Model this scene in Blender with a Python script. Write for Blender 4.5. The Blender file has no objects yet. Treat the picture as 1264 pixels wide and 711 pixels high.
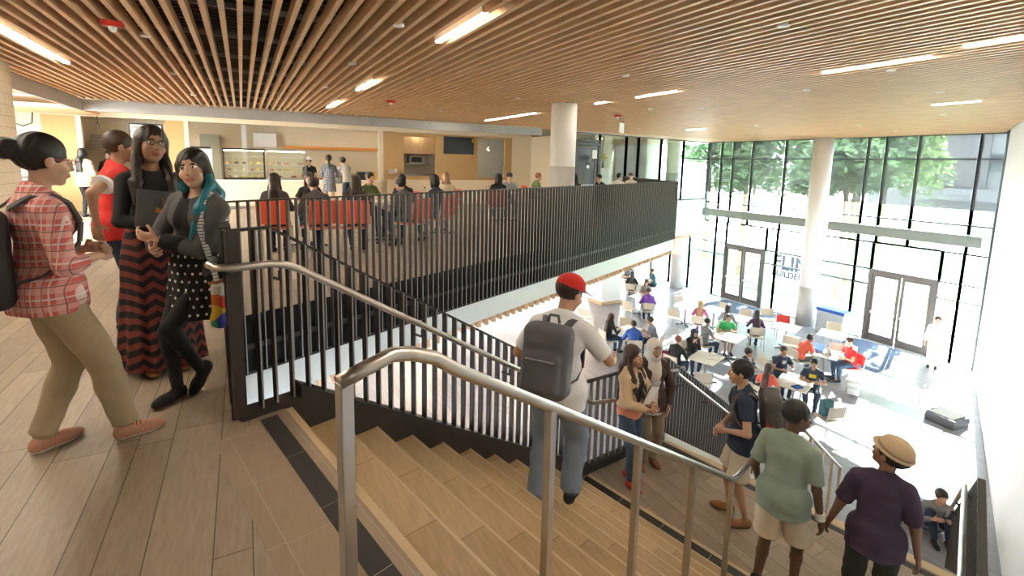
import bpy, bmesh, math, random
import numpy as np
from mathutils import Vector, Matrix
random.seed(7)
sc = bpy.context.scene
C = sc.collection
PI = math.pi
rad = math.radians

# ------------------------------------------------------------------ camera, sky, sun, exposure
H_EYE = 1.45
PITCH, ROLL, AZ = rad(7.719), rad(1.235), rad(28.797)
cam_d = bpy.data.cameras.new('camera')
cam = bpy.data.objects.new('camera', cam_d)
C.objects.link(cam)
cam_d.sensor_width = 36.0
cam_d.lens = 604.334 / 1264 * 36
cam_d.shift_y = -(355.5 - 284.75) / 1264
cam_d.clip_start = 0.05
cam_d.clip_end = 500
cam.location = (0, 0, H_EYE)
cam.rotation_euler = (Matrix.Rotation(-AZ, 3, 'Z') @ Matrix.Rotation(PI / 2 - PITCH, 3, 'X') @ Matrix.Rotation(ROLL, 3, 'Z')).to_euler()
sc.camera = cam

world = bpy.data.worlds.new('sky')
sc.world = world
world.use_nodes = True
bg = world.node_tree.nodes['Background']
bg.inputs[0].default_value = (0.80, 0.90, 1.0, 1)
bg.inputs[1].default_value = 8.5

sun_d = bpy.data.lights.new('sun', 'SUN')
sun_d.energy = 60.0
sun_d.angle = rad(0.6)
sun_d.color = (1.0, 0.97, 0.92)
sun = bpy.data.objects.new('sun', sun_d)
C.objects.link(sun)
SUN_EL = rad(38)
sdir = Vector((-0.947 * math.cos(SUN_EL), -0.322 * math.cos(SUN_EL), -math.sin(SUN_EL)))
sun.rotation_euler = sdir.to_track_quat('-Z', 'Y').to_euler()
sun.location = (40, 20, 30)

sc.view_settings.view_transform = 'Standard'
sc.view_settings.look = 'None'
sc.view_settings.exposure = 1.95
sc.view_settings.gamma = 1
sc.view_settings.use_curve_mapping = False
sc.cycles.use_denoising = True
sc.cycles.max_bounces = 8
sc.cycles.diffuse_bounces = 5
sc.cycles.transparent_max_bounces = 24
sc.cycles.sample_clamp_indirect = 6

# ------------------------------------------------------------------ materials
def nt(name):
    m = bpy.data.materials.new(name)
    m.use_nodes = True
    return m, m.node_tree, m.node_tree.nodes['Principled BSDF']

def math_node(t, op, a, b=None, c=None):
    n = t.nodes.new('ShaderNodeMath')
    n.operation = op
    for i, v in enumerate((a, b, c)):
        if v is None: continue
        if isinstance(v, (int, float)): n.inputs[i].default_value = v
        else: t.links.new(v, n.inputs[i])
    return n.outputs[0]

def mixc(t, fac, a, b, mode='MIX'):
    n = t.nodes.new('ShaderNodeMix')
    n.data_type = 'RGBA'
    n.blend_type = mode
    if isinstance(fac, (int, float)): n.inputs[0].default_value = fac
    else: t.links.new(fac, n.inputs[0])
    for i, v in ((6, a), (7, b)):
        if isinstance(v, tuple): n.inputs[i].default_value = (*v[:3], 1)
        else: t.links.new(v, n.inputs[i])
    return n.outputs[2]

def coords(t, kind='Object'):
    n = t.nodes.new('ShaderNodeTexCoord')
    s = t.nodes.new('ShaderNodeSeparateXYZ')
    t.links.new(n.outputs[kind], s.inputs[0])
    return n.outputs[kind], s.outputs[0], s.outputs[1], s.outputs[2]

def noise(t, vec, scale, detail=3, rough=0.5):
    n = t.nodes.new('ShaderNodeTexNoise')
    n.inputs['Scale'].default_value = scale
    n.inputs['Detail'].default_value = detail
    n.inputs['Roughness'].default_value = rough
    if vec is not None: t.links.new(vec, n.inputs['Vector'])
    return n.outputs[0]

def M(name, col, rough=0.6, metal=0.0, var=0.08, scale=8.0, bump=0.0, spec=0.5):
    m, t, b = nt(name)
    b.inputs['Roughness'].default_value = rough
    b.inputs['Metallic'].default_value = metal
    b.inputs['Specular IOR Level'].default_value = spec
    v, x, y, z = coords(t)
    f = noise(t, v, scale)
    lo = tuple(c * (1 - var) for c in col)
    hi = tuple(min(1, c * (1 + var)) for c in col)
    t.links.new(mixc(t, f, lo, hi), b.inputs['Base Color'])
    if bump:
        bn = t.nodes.new('ShaderNodeBump')
        bn.inputs['Strength'].default_value = bump
        bn.inputs['Distance'].default_value = 0.01
        t.links.new(noise(t, v, scale * 6), bn.inputs['Height'])
        t.links.new(bn.outputs[0], b.inputs['Normal'])
    return m

def EM(name, col, s):
    m, t, b = nt(name)
    b.inputs['Base Color'].default_value = (*col, 1)
    b.inputs['Emission Color'].default_value = (*col, 1)
    b.inputs['Emission Strength'].default_value = s
    return m

def white_noise(t, a, b=None):
    n = t.nodes.new('ShaderNodeTexWhiteNoise')
    n.noise_dimensions = '2D'
    c = t.nodes.new('ShaderNodeCombineXYZ')
    t.links.new(a, c.inputs[0])
    if b is not None: t.links.new(b, c.inputs[1])
    t.links.new(c.outputs[0], n.inputs['Vector'])
    return n.outputs[0]

def planks(name, c1, c2, az, edges, length, gap=0.004, gapcol=(0.10, 0.08, 0.06), rough=0.45, off=0.0):
    """wood-look tile planks: rows run along azimuth az, row edges repeat with the period edges[-1]"""
    m, t, b = nt(name)
    v, x, y, z = coords(t)
    ca, sa = math.cos(az), math.sin(az)
    u = math_node(t, 'ADD', math_node(t, 'MULTIPLY', x, ca), math_node(t, 'MULTIPLY', y, -sa))
    w = math_node(t, 'ADD', math_node(t, 'MULTIPLY', x, sa), math_node(t, 'MULTIPLY', y, ca))
    u = math_node(t, 'ADD', u, off)
    per = edges[-1]
    cyc = math_node(t, 'FLOOR', math_node(t, 'DIVIDE', u, per))
    um = math_node(t, 'SUBTRACT', u, math_node(t, 'MULTIPLY', cyc, per))
    row = None
    dist = um
    for e in edges:
        g = math_node(t, 'GREATER_THAN', um, e)
        row = g if row is None else math_node(t, 'ADD', row, g)
        dist = math_node(t, 'MINIMUM', dist, math_node(t, 'ABSOLUTE', math_node(t, 'SUBTRACT', um, e)))
    rid = math_node(t, 'ADD', math_node(t, 'MULTIPLY', cyc, 7.13), row)
    offn = white_noise(t, rid)
    wl = math_node(t, 'ADD', math_node(t, 'DIVIDE', w, length), offn)
    pid = math_node(t, 'FLOOR', wl)
    fr = math_node(t, 'SUBTRACT', wl, pid)
    seam = math_node(t, 'MULTIPLY', math_node(t, 'MINIMUM', fr, math_node(t, 'SUBTRACT', 1.0, fr)), length)
    dist = math_node(t, 'MINIMUM', dist, seam)
    line = math_node(t, 'LESS_THAN', dist, gap / 2)
    tone = white_noise(t, rid, pid)
    mp = t.nodes.new('ShaderNodeMapping')
    mp.inputs['Rotation'].default_value = (0, 0, az)
    mp.inputs['Scale'].default_value = (14, 1.6, 4)
    t.links.new(v, mp.inputs[0])
    grain = noise(t, mp.outputs[0], 4, 6, 0.65)
    fac = math_node(t, 'ADD', math_node(t, 'MULTIPLY', tone, 0.45), math_node(t, 'MULTIPLY', math_node(t, 'SUBTRACT', grain, .22), 1.1))
    fac = math_node(t, 'MINIMUM', fac, 1.0)
    col = mixc(t, fac, c1, c2)
    col = mixc(t, line, col, gapcol)
    t.links.new(col, b.inputs['Base Color'])
    b.inputs['Roughness'].default_value = rough
    return m

def glass(name, tint=(0.93, 0.98, 0.97), refl=0.08):
    m = bpy.data.materials.new(name)
    m.use_nodes = True
    t = m.node_tree
    t.nodes.remove(t.nodes['Principled BSDF'])
    tr = t.nodes.new('ShaderNodeBsdfTransparent'); tr.inputs[0].default_value = (*tint, 1)
    gl = t.nodes.new('ShaderNodeBsdfGlossy'); gl.inputs['Roughness'].default_value = 0.02
    fr = t.nodes.new('ShaderNodeFresnel'); fr.inputs[0].default_value = 1.35
    mx = t.nodes.new('ShaderNodeMixShader')
    t.links.new(math_node(t, 'MINIMUM', math_node(t, 'ADD', fr.outputs[0], refl * 0.3), 0.35), mx.inputs[0])
    t.links.new(tr.outputs[0], mx.inputs[1]); t.links.new(gl.outputs[0], mx.inputs[2])
    t.links.new(mx.outputs[0], t.nodes['Material Output'].inputs[0])
    return m

def screen(name, col, op):
    m = bpy.data.materials.new(name)
    m.use_nodes = True
    t = m.node_tree
    p = t.nodes['Principled BSDF']
    p.inputs['Base Color'].default_value = (*col, 1); p.inputs['Roughness'].default_value = 0.9
    tr = t.nodes.new('ShaderNodeBsdfTransparent')
    mx = t.nodes.new('ShaderNodeMixShader'); mx.inputs[0].default_value = op
    t.links.new(tr.outputs[0], mx.inputs[1]); t.links.new(p.outputs[0], mx.inputs[2])
    t.links.new(mx.outputs[0], t.nodes['Material Output'].inputs[0])
    return m

MT = dict(
    steel=M('brushed_steel', (0.55, 0.53, 0.50), 0.32, 1.0, 0.1),
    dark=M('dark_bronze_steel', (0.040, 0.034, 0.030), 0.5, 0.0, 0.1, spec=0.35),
    frame=M('dark_window_frame', (0.07, 0.085, 0.095), 0.45, 0.2),
    doorframe=M('bronze_door_frame', (0.13, 0.115, 0.105), 0.45, 0.2),
    white=M('white_paint', (0.86, 0.86, 0.85), 0.7, var=0.02),
    column=M('column_paint', (0.80, 0.79, 0.76), 0.6, var=0.02),
    colgrey=M('column_grey_band', (0.50, 0.50, 0.49), 0.6, var=0.02),
    fascia=M('pale_fascia', (0.72, 0.76, 0.74), 0.5, var=0.03),
    band=M('galvanised_band', (0.42, 0.43, 0.43), 0.42, 0.55, 0.12, 3),
    beam=M('grey_green_beam', (0.26, 0.30, 0.27), 0.6, var=0.05),
    slat=M('oak_slat', (0.66, 0.42, 0.23), 0.5, var=0.22, scale=3),
    black=M('plenum_black', (0.012, 0.012, 0.012), 0.9),
    batten=M('plenum_batten', (0.045, 0.04, 0.03), 0.8),
    cork=M('tan_board', (0.50, 0.33, 0.15), 0.75, var=0.08, scale=20),
    cream=M('cream_wall', (0.74, 0.66, 0.52), 0.7, var=0.03),
    counter=M('cream_counter_front', (0.80, 0.67, 0.50), 0.6, var=0.03),
    nosing=M('pale_nosing', (0.60, 0.46, 0.28), 0.5),
    inlay=M('charcoal_inlay', (0.035, 0.033, 0.032), 0.55, var=0.2),
    joint=M('grout', (0.38, 0.34, 0.29), 0.8),
    lamp=EM('lamp_diffuser', (1.0, 0.90, 0.74), 24.0),
    kitchenlamp=EM('kitchen_lamp', (1.0, 0.82, 0.56), 10.0),
    glass=glass('clear_glass'),
    warmlamp=EM('warm_recessed_lamp', (1.0, 0.74, 0.44), 45.0),
    shade=screen('roller_shade_mesh', (0.11, 0.12, 0.13), 0.62),
    edge=M('painted_lit_edge', (0.27, 0.26, 0.245), 0.45, 0.0, 0.1),  # paler blade edges: window light painted into the colour
    red=M('red_plastic', (0.62, 0.03, 0.02), 0.4),
    redorange=M('red_orange_plastic', (0.72, 0.09, 0.035), 0.4),
    grey=M('mid_grey', (0.30, 0.31, 0.32), 0.6),
    blackp=M('black_plastic', (0.02, 0.02, 0.022), 0.4),
    wood=M('maple', (0.60, 0.42, 0.24), 0.5, var=0.15, scale=6),
    beige=M('beige_laminate', (0.58, 0.52, 0.42), 0.5, var=0.03),
    tablew=M('pale_table_top', (0.72, 0.68, 0.60), 0.35, var=0.03),
    matblue=M('entrance_mat_blue', (0.055, 0.08, 0.13), 0.95, var=0.25, scale=60),
    concrete=M('pale_concrete', (0.62, 0.60, 0.57), 0.9, var=0.08, scale=0.6),
    paper=M('paper', (0.82, 0.81, 0.78), 0.7, var=0.02),
)
MT['floor'] = planks('wood_look_tile', (0.205, 0.158, 0.112), (0.43, 0.345, 0.258), 0.0, [0.22, 0.33, 0.48, 0.70, 0.83], 1.2, gap=0.0045, gapcol=(0.09, 0.07, 0.055), off=0.03)
MT['border'] = planks('border_tile', (0.31, 0.228, 0.155), (0.40, 0.303, 0.214), rad(-12.76), [0.30, 0.60], 0.46, gap=0.004, gapcol=(0.42, 0.36, 0.29), off=0.405)
MT['tread'] = planks('tread_tile', (0.32, 0.215, 0.105), (0.60, 0.425, 0.225), rad(-12.76), [3.0], 0.62, gap=0.004, gapcol=(0.16, 0.11, 0.06))
MT['lowfloor'] = planks('lower_floor_tile', (0.215, 0.218, 0.250), (0.315, 0.320, 0.360), 0.0, [0.22, 0.33, 0.48, 0.70, 0.83], 1.2, gap=0.006, rough=0.3)

def tile_mat():
    m, t, b = nt('pale_glazed_tile')
    v, x, y, z = coords(t)
    mp = t.nodes.new('ShaderNodeCombineXYZ')
    t.links.new(y, mp.inputs[0]); t.links.new(z, mp.inputs[1])
    br = t.nodes.new('ShaderNodeTexBrick')
    br.offset = 0.0
    br.inputs['Scale'].default_value = 1.0
    br.inputs['Brick Width'].default_value = 0.075
    br.inputs['Row Height'].default_value = 0.15
    br.inputs['Mortar Size'].default_value = 0.005
    br.inputs['Color1'].default_value = (0.62, 0.55, 0.42, 1)
    br.inputs['Color2'].default_value = (0.58, 0.51, 0.39, 1)
    br.inputs['Mortar'].default_value = (0.36, 0.31, 0.23, 1)
    t.links.new(mp.outputs[0], br.inputs['Vector'])
    t.links.new(br.outputs[0], b.inputs['Base Color'])
    b.inputs['Roughness'].default_value = 0.3
    return m
MT['tile'] = tile_mat()

def grass_mat():
    m, t, b = nt('lawn_grass')
    v, x, y, z = coords(t)
    f = noise(t, v, 3, 6)
    t.links.new(mixc(t, f, (0.06, 0.20, 0.06), (0.16, 0.34, 0.12)), b.inputs['Base Color'])
    b.inputs['Roughness'].default_value = 0.9
    return m
MT['grass'] = grass_mat()

# ------------------------------------------------------------------ mesh helpers
class MB:
    def __init__(s): s.v = []; s.f = []; s.mi = []; s.cur = 0
    def add(s, vs, fs):
        n = len(s.v)
        s.v += [tuple(float(c) for c in p) for p in vs]
        s.f += [tuple(i + n for i in q) for q in fs]
        s.mi += [s.cur] * len(fs)
        return s
    def box(s, c, d, rz=0.0, R=None):
        hx, hy, hz = d[0] / 2, d[1] / 2, d[2] / 2
        P = [(x, y, z) for z in (-hz, hz) for x, y in ((-hx, -hy), (hx, -hy), (hx, hy), (-hx, hy))]
        Rm = R if R is not None else Matrix.Rotation(rz, 3, 'Z')
        c = Vector(c)
        return s.add([c + Rm @ Vector(p) for p in P], [(3, 2, 1, 0), (4, 5, 6, 7), (0, 1, 5, 4), (1, 2, 6, 5), (2, 3, 7, 6), (3, 0, 4, 7)])
    def b2(s, x0, x1, y0, y1, z0, z1):
        return s.box(((x0 + x1) / 2, (y0 + y1) / 2, (z0 + z1) / 2), (x1 - x0, y1 - y0, z1 - z0))
    def bar(s, a, b, w, h, up=(0, 0, 1)):
        a = Vector(a); b = Vector(b); d = b - a; L = d.length
        if L < 1e-6: return s
        d.normalize(); up = Vector(up)
        x = d.cross(up)
        if x.length < 1e-4: x = d.cross(Vector((0, 1, 0)))
        x.normalize(); u = x.cross(d)
        vs = []
        for p in (a, b):
            for i, j in ((-1, -1), (1, -1), (1, 1), (-1, 1)): vs.append(p + x * (w / 2 * i) + u * (h / 2 * j))
        return s.add(vs, [(0, 1, 2, 3), (7, 6, 5, 4), (0, 4, 5, 1), (1, 5, 6, 2), (2, 6, 7, 3), (3, 7, 4, 0)])
    def tube(s, pts, r, n=8, cap=True):
        pts = [Vector(p) for p in pts]
        rs = r if isinstance(r, (list, tuple)) else [r] * len(pts)
        vs = []; prev = None
        for i, p in enumerate(pts):
            d = (pts[min(i + 1, len(pts) - 1)] - pts[max(i - 1, 0)]).normalized()
            if prev is None:
                x = d.cross(Vector((0, 0, 1)))
                if x.length < 1e-3: x = d.cross(Vector((1, 0, 0)))
            else: x = prev - d * prev.dot(d)
            x.normalize(); prev = x; y = d.cross(x)
            for k in range(n):
                a = 2 * PI * k / n
                vs.append(p + (x * math.cos(a) + y * math.sin(a)) * rs[i])
        fs = []
        for i in range(len(pts) - 1):
            for k in range(n):
                k2 = (k + 1) % n
                fs.append((i * n + k, i * n + k2, (i + 1) * n + k2, (i + 1) * n + k))
        if cap:
            fs.append(tuple(range(n - 1, -1, -1))); fs.append(tuple((len(pts) - 1) * n + k for k in range(n)))
        return s.add(vs, fs)
    def lathe(s, c, prof, n=24):
        c = Vector(c); vs = []; fs = []
        for r, z in prof:
            for k in range(n): vs.append(c + Vector((r * math.cos(2 * PI * k / n), r * math.sin(2 * PI * k / n), z)))
        for i in range(len(prof) - 1):
            for k in range(n):
                k2 = (k + 1) % n
                fs.append((i * n + k, i * n + k2, (i + 1) * n + k2, (i + 1) * n + k))
        fs.append(tuple(range(n - 1, -1, -1))); fs.append(tuple((len(prof) - 1) * n + k for k in range(n)))
        return s.add(vs, fs)
    def prism(s, poly, z0, z1):
        n = len(poly)
        a = sum(poly[i][0] * poly[(i + 1) % n][1] - poly[(i + 1) % n][0] * poly[i][1] for i in range(n))
        if a < 0: poly = poly[::-1]
        return s.add([(p[0], p[1], z0) for p in poly] + [(p[0], p[1], z1) for p in poly],
                     [tuple(range(n - 1, -1, -1)), tuple(range(n, 2 * n))] + [(i, (i + 1) % n, n + (i + 1) % n, n + i) for i in range(n)])
    def ball(s, c, r, n=10, m=7):
        rr = r if isinstance(r, (tuple, list)) else (r, r, r)
        vs = [Vector(c) + Vector((0, 0, rr[2]))]; fs = []
        for i in range(1, m):
            t_ = PI * i / m
            for k in range(n):
                a = 2 * PI * k / n
                vs.append(Vector(c) + Vector((rr[0] * math.sin(t_) * math.cos(a), rr[1] * math.sin(t_) * math.sin(a), rr[2] * math.cos(t_))))
        vs.append(Vector(c) - Vector((0, 0, rr[2])))
        for k in range(n): fs.append((0, 1 + k, 1 + (k + 1) % n))
        for i in range(m - 2):
            for k in range(n):
                a, b = 1 + i * n + k, 1 + i * n + (k + 1) % n
                fs.append((a, a + n, b + n, b))
        L = len(vs) - 1
        for k in range(n): fs.append((L, 1 + (m - 2) * n + (k + 1) % n, 1 + (m - 2) * n + k))
        return s.add(vs, fs)
    def build(s, name, mat, parent=None, origin=None, smooth=False, bevel=0):
        o_ = Vector(origin) if origin is not None else Vector((0, 0, 0))
        me = bpy.data.meshes.new(name)
        me.from_pydata([Vector(p) - o_ for p in s.v], [], s.f)
        for m in (mat if isinstance(mat, (list, tuple)) else [mat]): me.materials.append(MT[m] if isinstance(m, str) else m)
        if any(s.mi): me.polygons.foreach_set('material_index', s.mi)
        if smooth: me.polygons.foreach_set('use_smooth', [True] * len(me.polygons))
        ob = bpy.data.objects.new(name, me)
        C.objects.link(ob)
        if parent is not None: ob.parent = parent
        elif origin is not None: ob.location = o_
        if bevel:
            bv = ob.modifiers.new('bevel', 'BEVEL'); bv.width = bevel; bv.segments = 2; bv.limit_method = 'ANGLE'
        return ob

def tag(o, label=None, cat=None, group=None, kind=None):
    if label: o['label'] = label
    if cat: o['category'] = cat
    if group: o['group'] = group
    if kind: o['kind'] = kind
    return o

def thing(name, label, cat, loc=(0, 0, 0), rz=0.0, group=None, kind=None):
    o = bpy.data.objects.new(name, None)
    o.empty_display_size = 0.1
    C.objects.link(o)
    o.location = loc; o.rotation_euler = (0, 0, rz)
    return tag(o, label, cat, group, kind)

def struct(name, mb, mat, parent=None, smooth=False, origin=None):
    o = mb.build(name, mat, parent, origin=origin, smooth=smooth)
    if parent is None: o['kind'] = 'structure'
    return o

def copy_tree(o, parent=None):
    c = o.copy(); C.objects.link(c)
    if parent is not None: c.parent = parent
    for ch in KIDS.get(o.name, []): copy_tree_child(ch, c)
    return c
KIDS = {}
def reg(root):
    """remember the children of a prototype once, so copies do not search the scene"""
    for ch in root.children:
        KIDS.setdefault(root.name, []).append(ch)
        reg(ch)
def copy_tree_child(o, parent):
    c = o.copy(); C.objects.link(c); c.parent = parent
    for ch in KIDS.get(o.name, []): copy_tree_child(ch, c)

# ------------------------------------------------------------------ plan constants (metres; z = 0 is the upper floor)
RISE = 0.17823
V3 = Vector((0.27314, 0.08807, -RISE))         # one step down the stairs
V2 = Vector((V3.x, V3.y, 0)); U = V2.normalized()
E2 = Vector((0.221, -0.975, 0))                # along a nosing, away from the left guard
P0 = Vector((0.181, 3.017, 0))
def S(n, w, z=None):
    p = P0 + V2 * n + E2 * w
    p.z = 0 if z is None else z
    return p
W_ST = 3.17
ZL = -11 * RISE                                 # landing
N_L = 15.7                                      # lower nosing
ZF = ZL - 14 * RISE                             # ground floor, -4.456
ZC = 2.655                                      # underside of ceiling slats
XG = 19.28                                      # glass wall
B0 = Vector((-0.18, 5.0, 0)); B1 = Vector((10.75, 9.94, 0)); UB = (B1 - B0).normalized(); NB = Vector((-UB.y, UB.x, 0))
B2 = Vector((13.2, 15.07, 0))
def office_y(x): return 14.87 + (x - 11.84) * 0.148
GL = Vector((4.52, 4.10, 0))                    # where the left guard of the lower flight starts

# ------------------------------------------------------------------ floors, slab
mb = MB()
mb.prism([S(0, 0.02)[:2], S(0, 3.9)[:2], (1.0, -1.0), (1.35, -5), (-4.2, -5), (-4.2, 14), (-6.2, 14), (-6.2, 21), (20, 21), (XG + .1, office_y(XG)), (B2.x, B2.y), (B1.x, B1.y), (B0.x, B0.y), (-0.10, 3.03)], -0.006, 0.0)
struct('floor', mb, 'floor')
# border tiles beside the top nosing, charcoal inlay, pale nosing
mb = MB()
mb.prism([S(-1.45, 0.12)[:2], S(-0.05, 0.02)[:2], S(-0.05, 3.9)[:2], S(-1.45, 3.9)[:2]], 0.0, 0.0015)
struct('trim_1', mb, 'border')
mb = MB()
for k in range(8):
    a, b = 0.05 + k * .46, 0.05 + (k + 1) * .46 - 0.006
    mb.prism([S(-.62, a)[:2], S(-.30, a)[:2], S(-.30, b)[:2], S(-.62, b)[:2]], 0.0015, 0.003)
struct('trim_2', mb, 'inlay')
# slab edges
mb = MB()
mb.prism([(-0.10, 3.03), (B0.x, B0.y), (B1.x, B1.y), (B2.x, B2.y), (XG, office_y(XG)), (20, 21), (-6.2, 21), (-6.2, 14), (-4.2, 14), (-4.2, -5), (1.0, -5), S(-.1, 3.85)[:2], S(-.1, 0.05)[:2]], -0.56, -0.007)
struct('floor_slab', mb, 'black').name = 'trim_3'
# pale fascia along the balcony
mb = MB()
off = -NB * 0.0
a = B0 + UB * -0.1; b = B1 + UB * 0.02
mb.bar(a + NB * 0.10 + Vector((0, 0, -.74)), b + NB * 0.10 + Vector((0, 0, -.74)), 0.2, 0.30)
mb.bar((B1.x + .05, B1.y + .1, -.74), (B2.x + .05, B2.y, -.74), 0.16, 0.30)
struct('trim_4', mb, 'fascia')
mb = MB()
mb.b2(-0.22, -0.10, 3.05, 5.0, -0.9, -0.57)
struct('trim_5', mb, 'fascia')
# lower ceiling with oak slats whose ends show as teeth
mb = MB()
mb.prism([(B0.x, B0.y + .15), (B1.x - .1, B1.y + .15), (B2.x, B2.y), (XG, office_y(XG)), (20, 21), (20, 26), (-6.2, 26), (-6.2, 6), (-.3, 4)], -0.80, -0.70)
struct('ceiling_lower', mb, 'black').name = 'ceiling'
mb = MB()
x = 0.0
while x < 19.2:
    ys = B0.y + (x - B0.x) * UB.y / UB.x + 0.03 if x < B1.x else max(B1.y + (x - B1.x) * (B2.y - B1.y) / (B2.x - B1.x), 0) + .1
    if x > B2.x: ys = office_y(x)
    z = -0.96 if x < B2.x else -1.66
    mb.b2(x - .03, x + .03, ys, ys + 7, z - .05, z + .06)
    x += 0.16
struct('ceiling', mb, 'slat')
# drop wall under the office glazing
mb = MB()
a = Vector((B2.x, office_y(B2.x), -.80)); b = Vector((XG - .2, office_y(XG), -.80))
mb.bar(a, b, 0.2, 1.6)
struct('trim_6', mb, 'white')

# ground floor
mb = MB()
mb.prism([(-8, -6), (XG + .05, -6), (XG + .05, 27), (-8, 27)], ZF - .2, ZF)
struct('floor_ground', mb, 'lowfloor').name = 'floor'

# ------------------------------------------------------------------ walls
mb = MB(); mb.b2(-6.2, 20, 21, 21.2, -.5, 3.4); struct('wall_back', mb, 'cream')
mb = MB(); mb.b2(-8, XG, 26.8, 27, ZF, -.8); struct('wall_lower_back', mb, 'white')
mb = MB(); mb.b2(-8.2, -8, -6, 27, ZF, -.6); struct('wall_lower_left', mb, 'white')
mb = MB(); mb.b2(-4.2, -2.75, -5, 9.46, 0, 3.2); struct('wall_left', mb, 'tile')
mb = MB(); mb.b2(-6.4, -6.2, 9, 21, 0, 3.4); struct('wall_far_left', mb, 'cream')
mb = MB(); mb.b2(-4.2, 1.5, -5.2, -5, 0, 3.4); struct('wall_behind', mb, 'white')
mb = MB(); mb.b2(-8, 14, -6.2, -6, ZF, 0); struct('wall_lower_behind', mb, 'white')
# right wall, from the glass corner back alongside the stairs
mb2 = MB()
mb2.prism([(XG + .1, 5.72), (XG + .1, 5.2), (1.4, -1.3), (1.7, -5.2), (1.3, -5.2), (.95, -.98)], ZF, 3.4)
struct('wall_right', mb2, 'white')
# kitchen partition at y = 16.44 with its openings
mb = MB()
YK = 16.44
def wallk(m, x0, x1, z0, z1, t=0.14): m.b2(x0, x1, YK, YK + t, z0, z1)
wallk(mb, -6.2, 9.8, 2.44, 2.66)
wallk(mb, -6.2, -4.33, 0, 2.44)
wallk(mb, -1.37, -1.27, 0.85, 2.44); wallk(mb, -3.66, -3.56, 0, 2.44)
wallk(mb, 3.98, 4.12, 0, 2.44)
wallk(mb, 8.83, 9.8, 0, 2.44)
wallk(mb, 4.12, 8.83, 0, .86)
struct('wall_kitchen', mb, 'cream')
mb = MB()
wallk(mb, -4.33, -3.66, 0.0, 2.44, .12); wallk(mb, -1.80, -1.37, 0.85, 2.44, .12)
def cork_panel(x0, x1, z0, z1): mb.b2(x0, x1, YK - .012, YK + .1, z0, z1)
cork_panel(4.12, 4.80, .86, 2.42); cork_panel(5.94, 7.55, .86, 2.42); cork_panel(8.67, 8.95, .86, 2.42)
cork_panel(4.80, 5.94, .86, .97); cork_panel(4.80, 5.94, 2.31, 2.42); cork_panel(7.55, 8.67, .86, .95); cork_panel(7.55, 8.67, 2.36, 2.42)
struct('trim_7', mb, 'cork')
mb = MB()   # kitchen soffit and ceilings
mb.b2(-6.2, 20, 14.15, 21, 2.66, 2.72)
struct('ceiling_kitchen', mb, 'cream').name = 'ceiling'
# counter
mb = MB(); mb.b2(-1.80, 3.97, YK - .25, YK + .45, 0, .80); mb.b2(4.2, 9.0, YK - .12, YK, 0, .84)
ct = thing('service_counter', 'long cream service counter below the pastry cases', 'counter', (1.2, YK, 0))
mb.build('body', 'counter', ct, origin=(1.2, YK, 0))
mb = MB(); mb.b2(-1.85, 3.97, YK - .30, YK + .5, .80, .84); mb.build('counter_top', 'white', ct, origin=(1.2, YK, 0))
mb = MB(); mb.b2(-1.80, 4.2, YK - .26, YK - .2, 0, .10); mb.build('kick_plate', 'steel', ct, origin=(1.2, YK, 0))

# galvanised band hung under the slats, turning at its left end
mb = MB()
mb.bar((-3.0, 14.0, 2.53), (8.72, 14.0, 2.53), .08, .24)
mb.bar((-3.0, 14.0, 2.53), (-3.0, 9.5, 2.53), .08, .24)
struct('trim_8', mb, 'band')
mb = MB()
for k in range(11):
    xx = -2.6 + k * 1.1
    mb.bar((xx, 13.98, 2.63), (xx, 13.98, 2.80), .02, .03)
struct('trim_9', mb, 'steel')
mb = MB()   # oak soffit strips between the band and the kitchen
y = 14.12
while y < 16.2:
    mb.b2(-6, -3.1, y - .03, y + .03, 2.44, 2.52) ; y += .13
struct('ceiling_side', mb, 'slat').name = 'ceiling'

# ------------------------------------------------------------------ main ceiling: oak slats, carriers, plenum
slots = {-1.9765: [(2.0, 8.76)], 1.7895: [(.25, 1.45), (3.77, 4.89), (7.65, 8.86), (10.73, 12.2)], 6.0935: [(10.05, 12.77), (5.77, 6.68), (7.51, 7.82), (1.4, 2.22)], 6.3625: [(2.56, 3.68)], 4.076: [(.4, 1.6)], -.366: [(-3.2, -1.9)], 10.801: [(3.6, 4.26)], 12.5495: [(10.61, 11.35)]}
mb = MB()
k = -30
while True:
    x = 0.041 + k * 0.1345
    k += 1
    if x > XG - .1: break
    y1 = 13.93 if x < 8.76 else office_y(x) - .08
    y0 = -4.9
    if x > .95: y0 = -.98 + (x - .95) * .3655 + .06
    seg = [(y0, y1)]
    for sx, L in slots.items():
        if abs(x - sx) < 0.03:
            for (a, b) in L:
                ns = []
                for (p, q) in seg:
                    if a > q or b < p: ns.append((p, q)); continue
                    if a > p: ns.append((p, a))
                    if b < q: ns.append((b, q))
                seg = ns
    for (p, q) in seg: mb.b2(x - .021, x + .021, p, q, ZC, ZC + .115)
struct('ceiling_slats', mb, 'slat').name = 'ceiling'
mb = MB()
y = -4.5
while y < 15.8:
    x1 = XG - .1
    if y > 13.9: x0 = 8.8
    else: x0 = -4.1
    if y < 5.7: x1 = 1.1 if y < -.9 else .95 + (y + .95) / .3655
    if y > 14.6: x0 = max(x0, 11.84 + (y - 14.87) / .148)
    if x1 > x0: mb.b2(x0, x1, y - .02, y + .02, ZC + .12, ZC + .16)
    y += 1.22
struct('ceiling_carriers', mb, 'grey').name = 'ceiling'
mb = MB()
y = -4.8
while y < 16:
    mb.b2(-4.2, XG, y - .028, y + .028, ZC + .36, ZC + .40); y += .15
struct('ceiling_battens', mb, 'batten').name = 'ceiling'
mb = MB()
mb.b2(-4.2, XG + .1, -5, 21, ZC + .65, ZC + .75)
struct('ceiling_plenum', mb, 'black').name = 'ceiling'
mb = MB()
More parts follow.
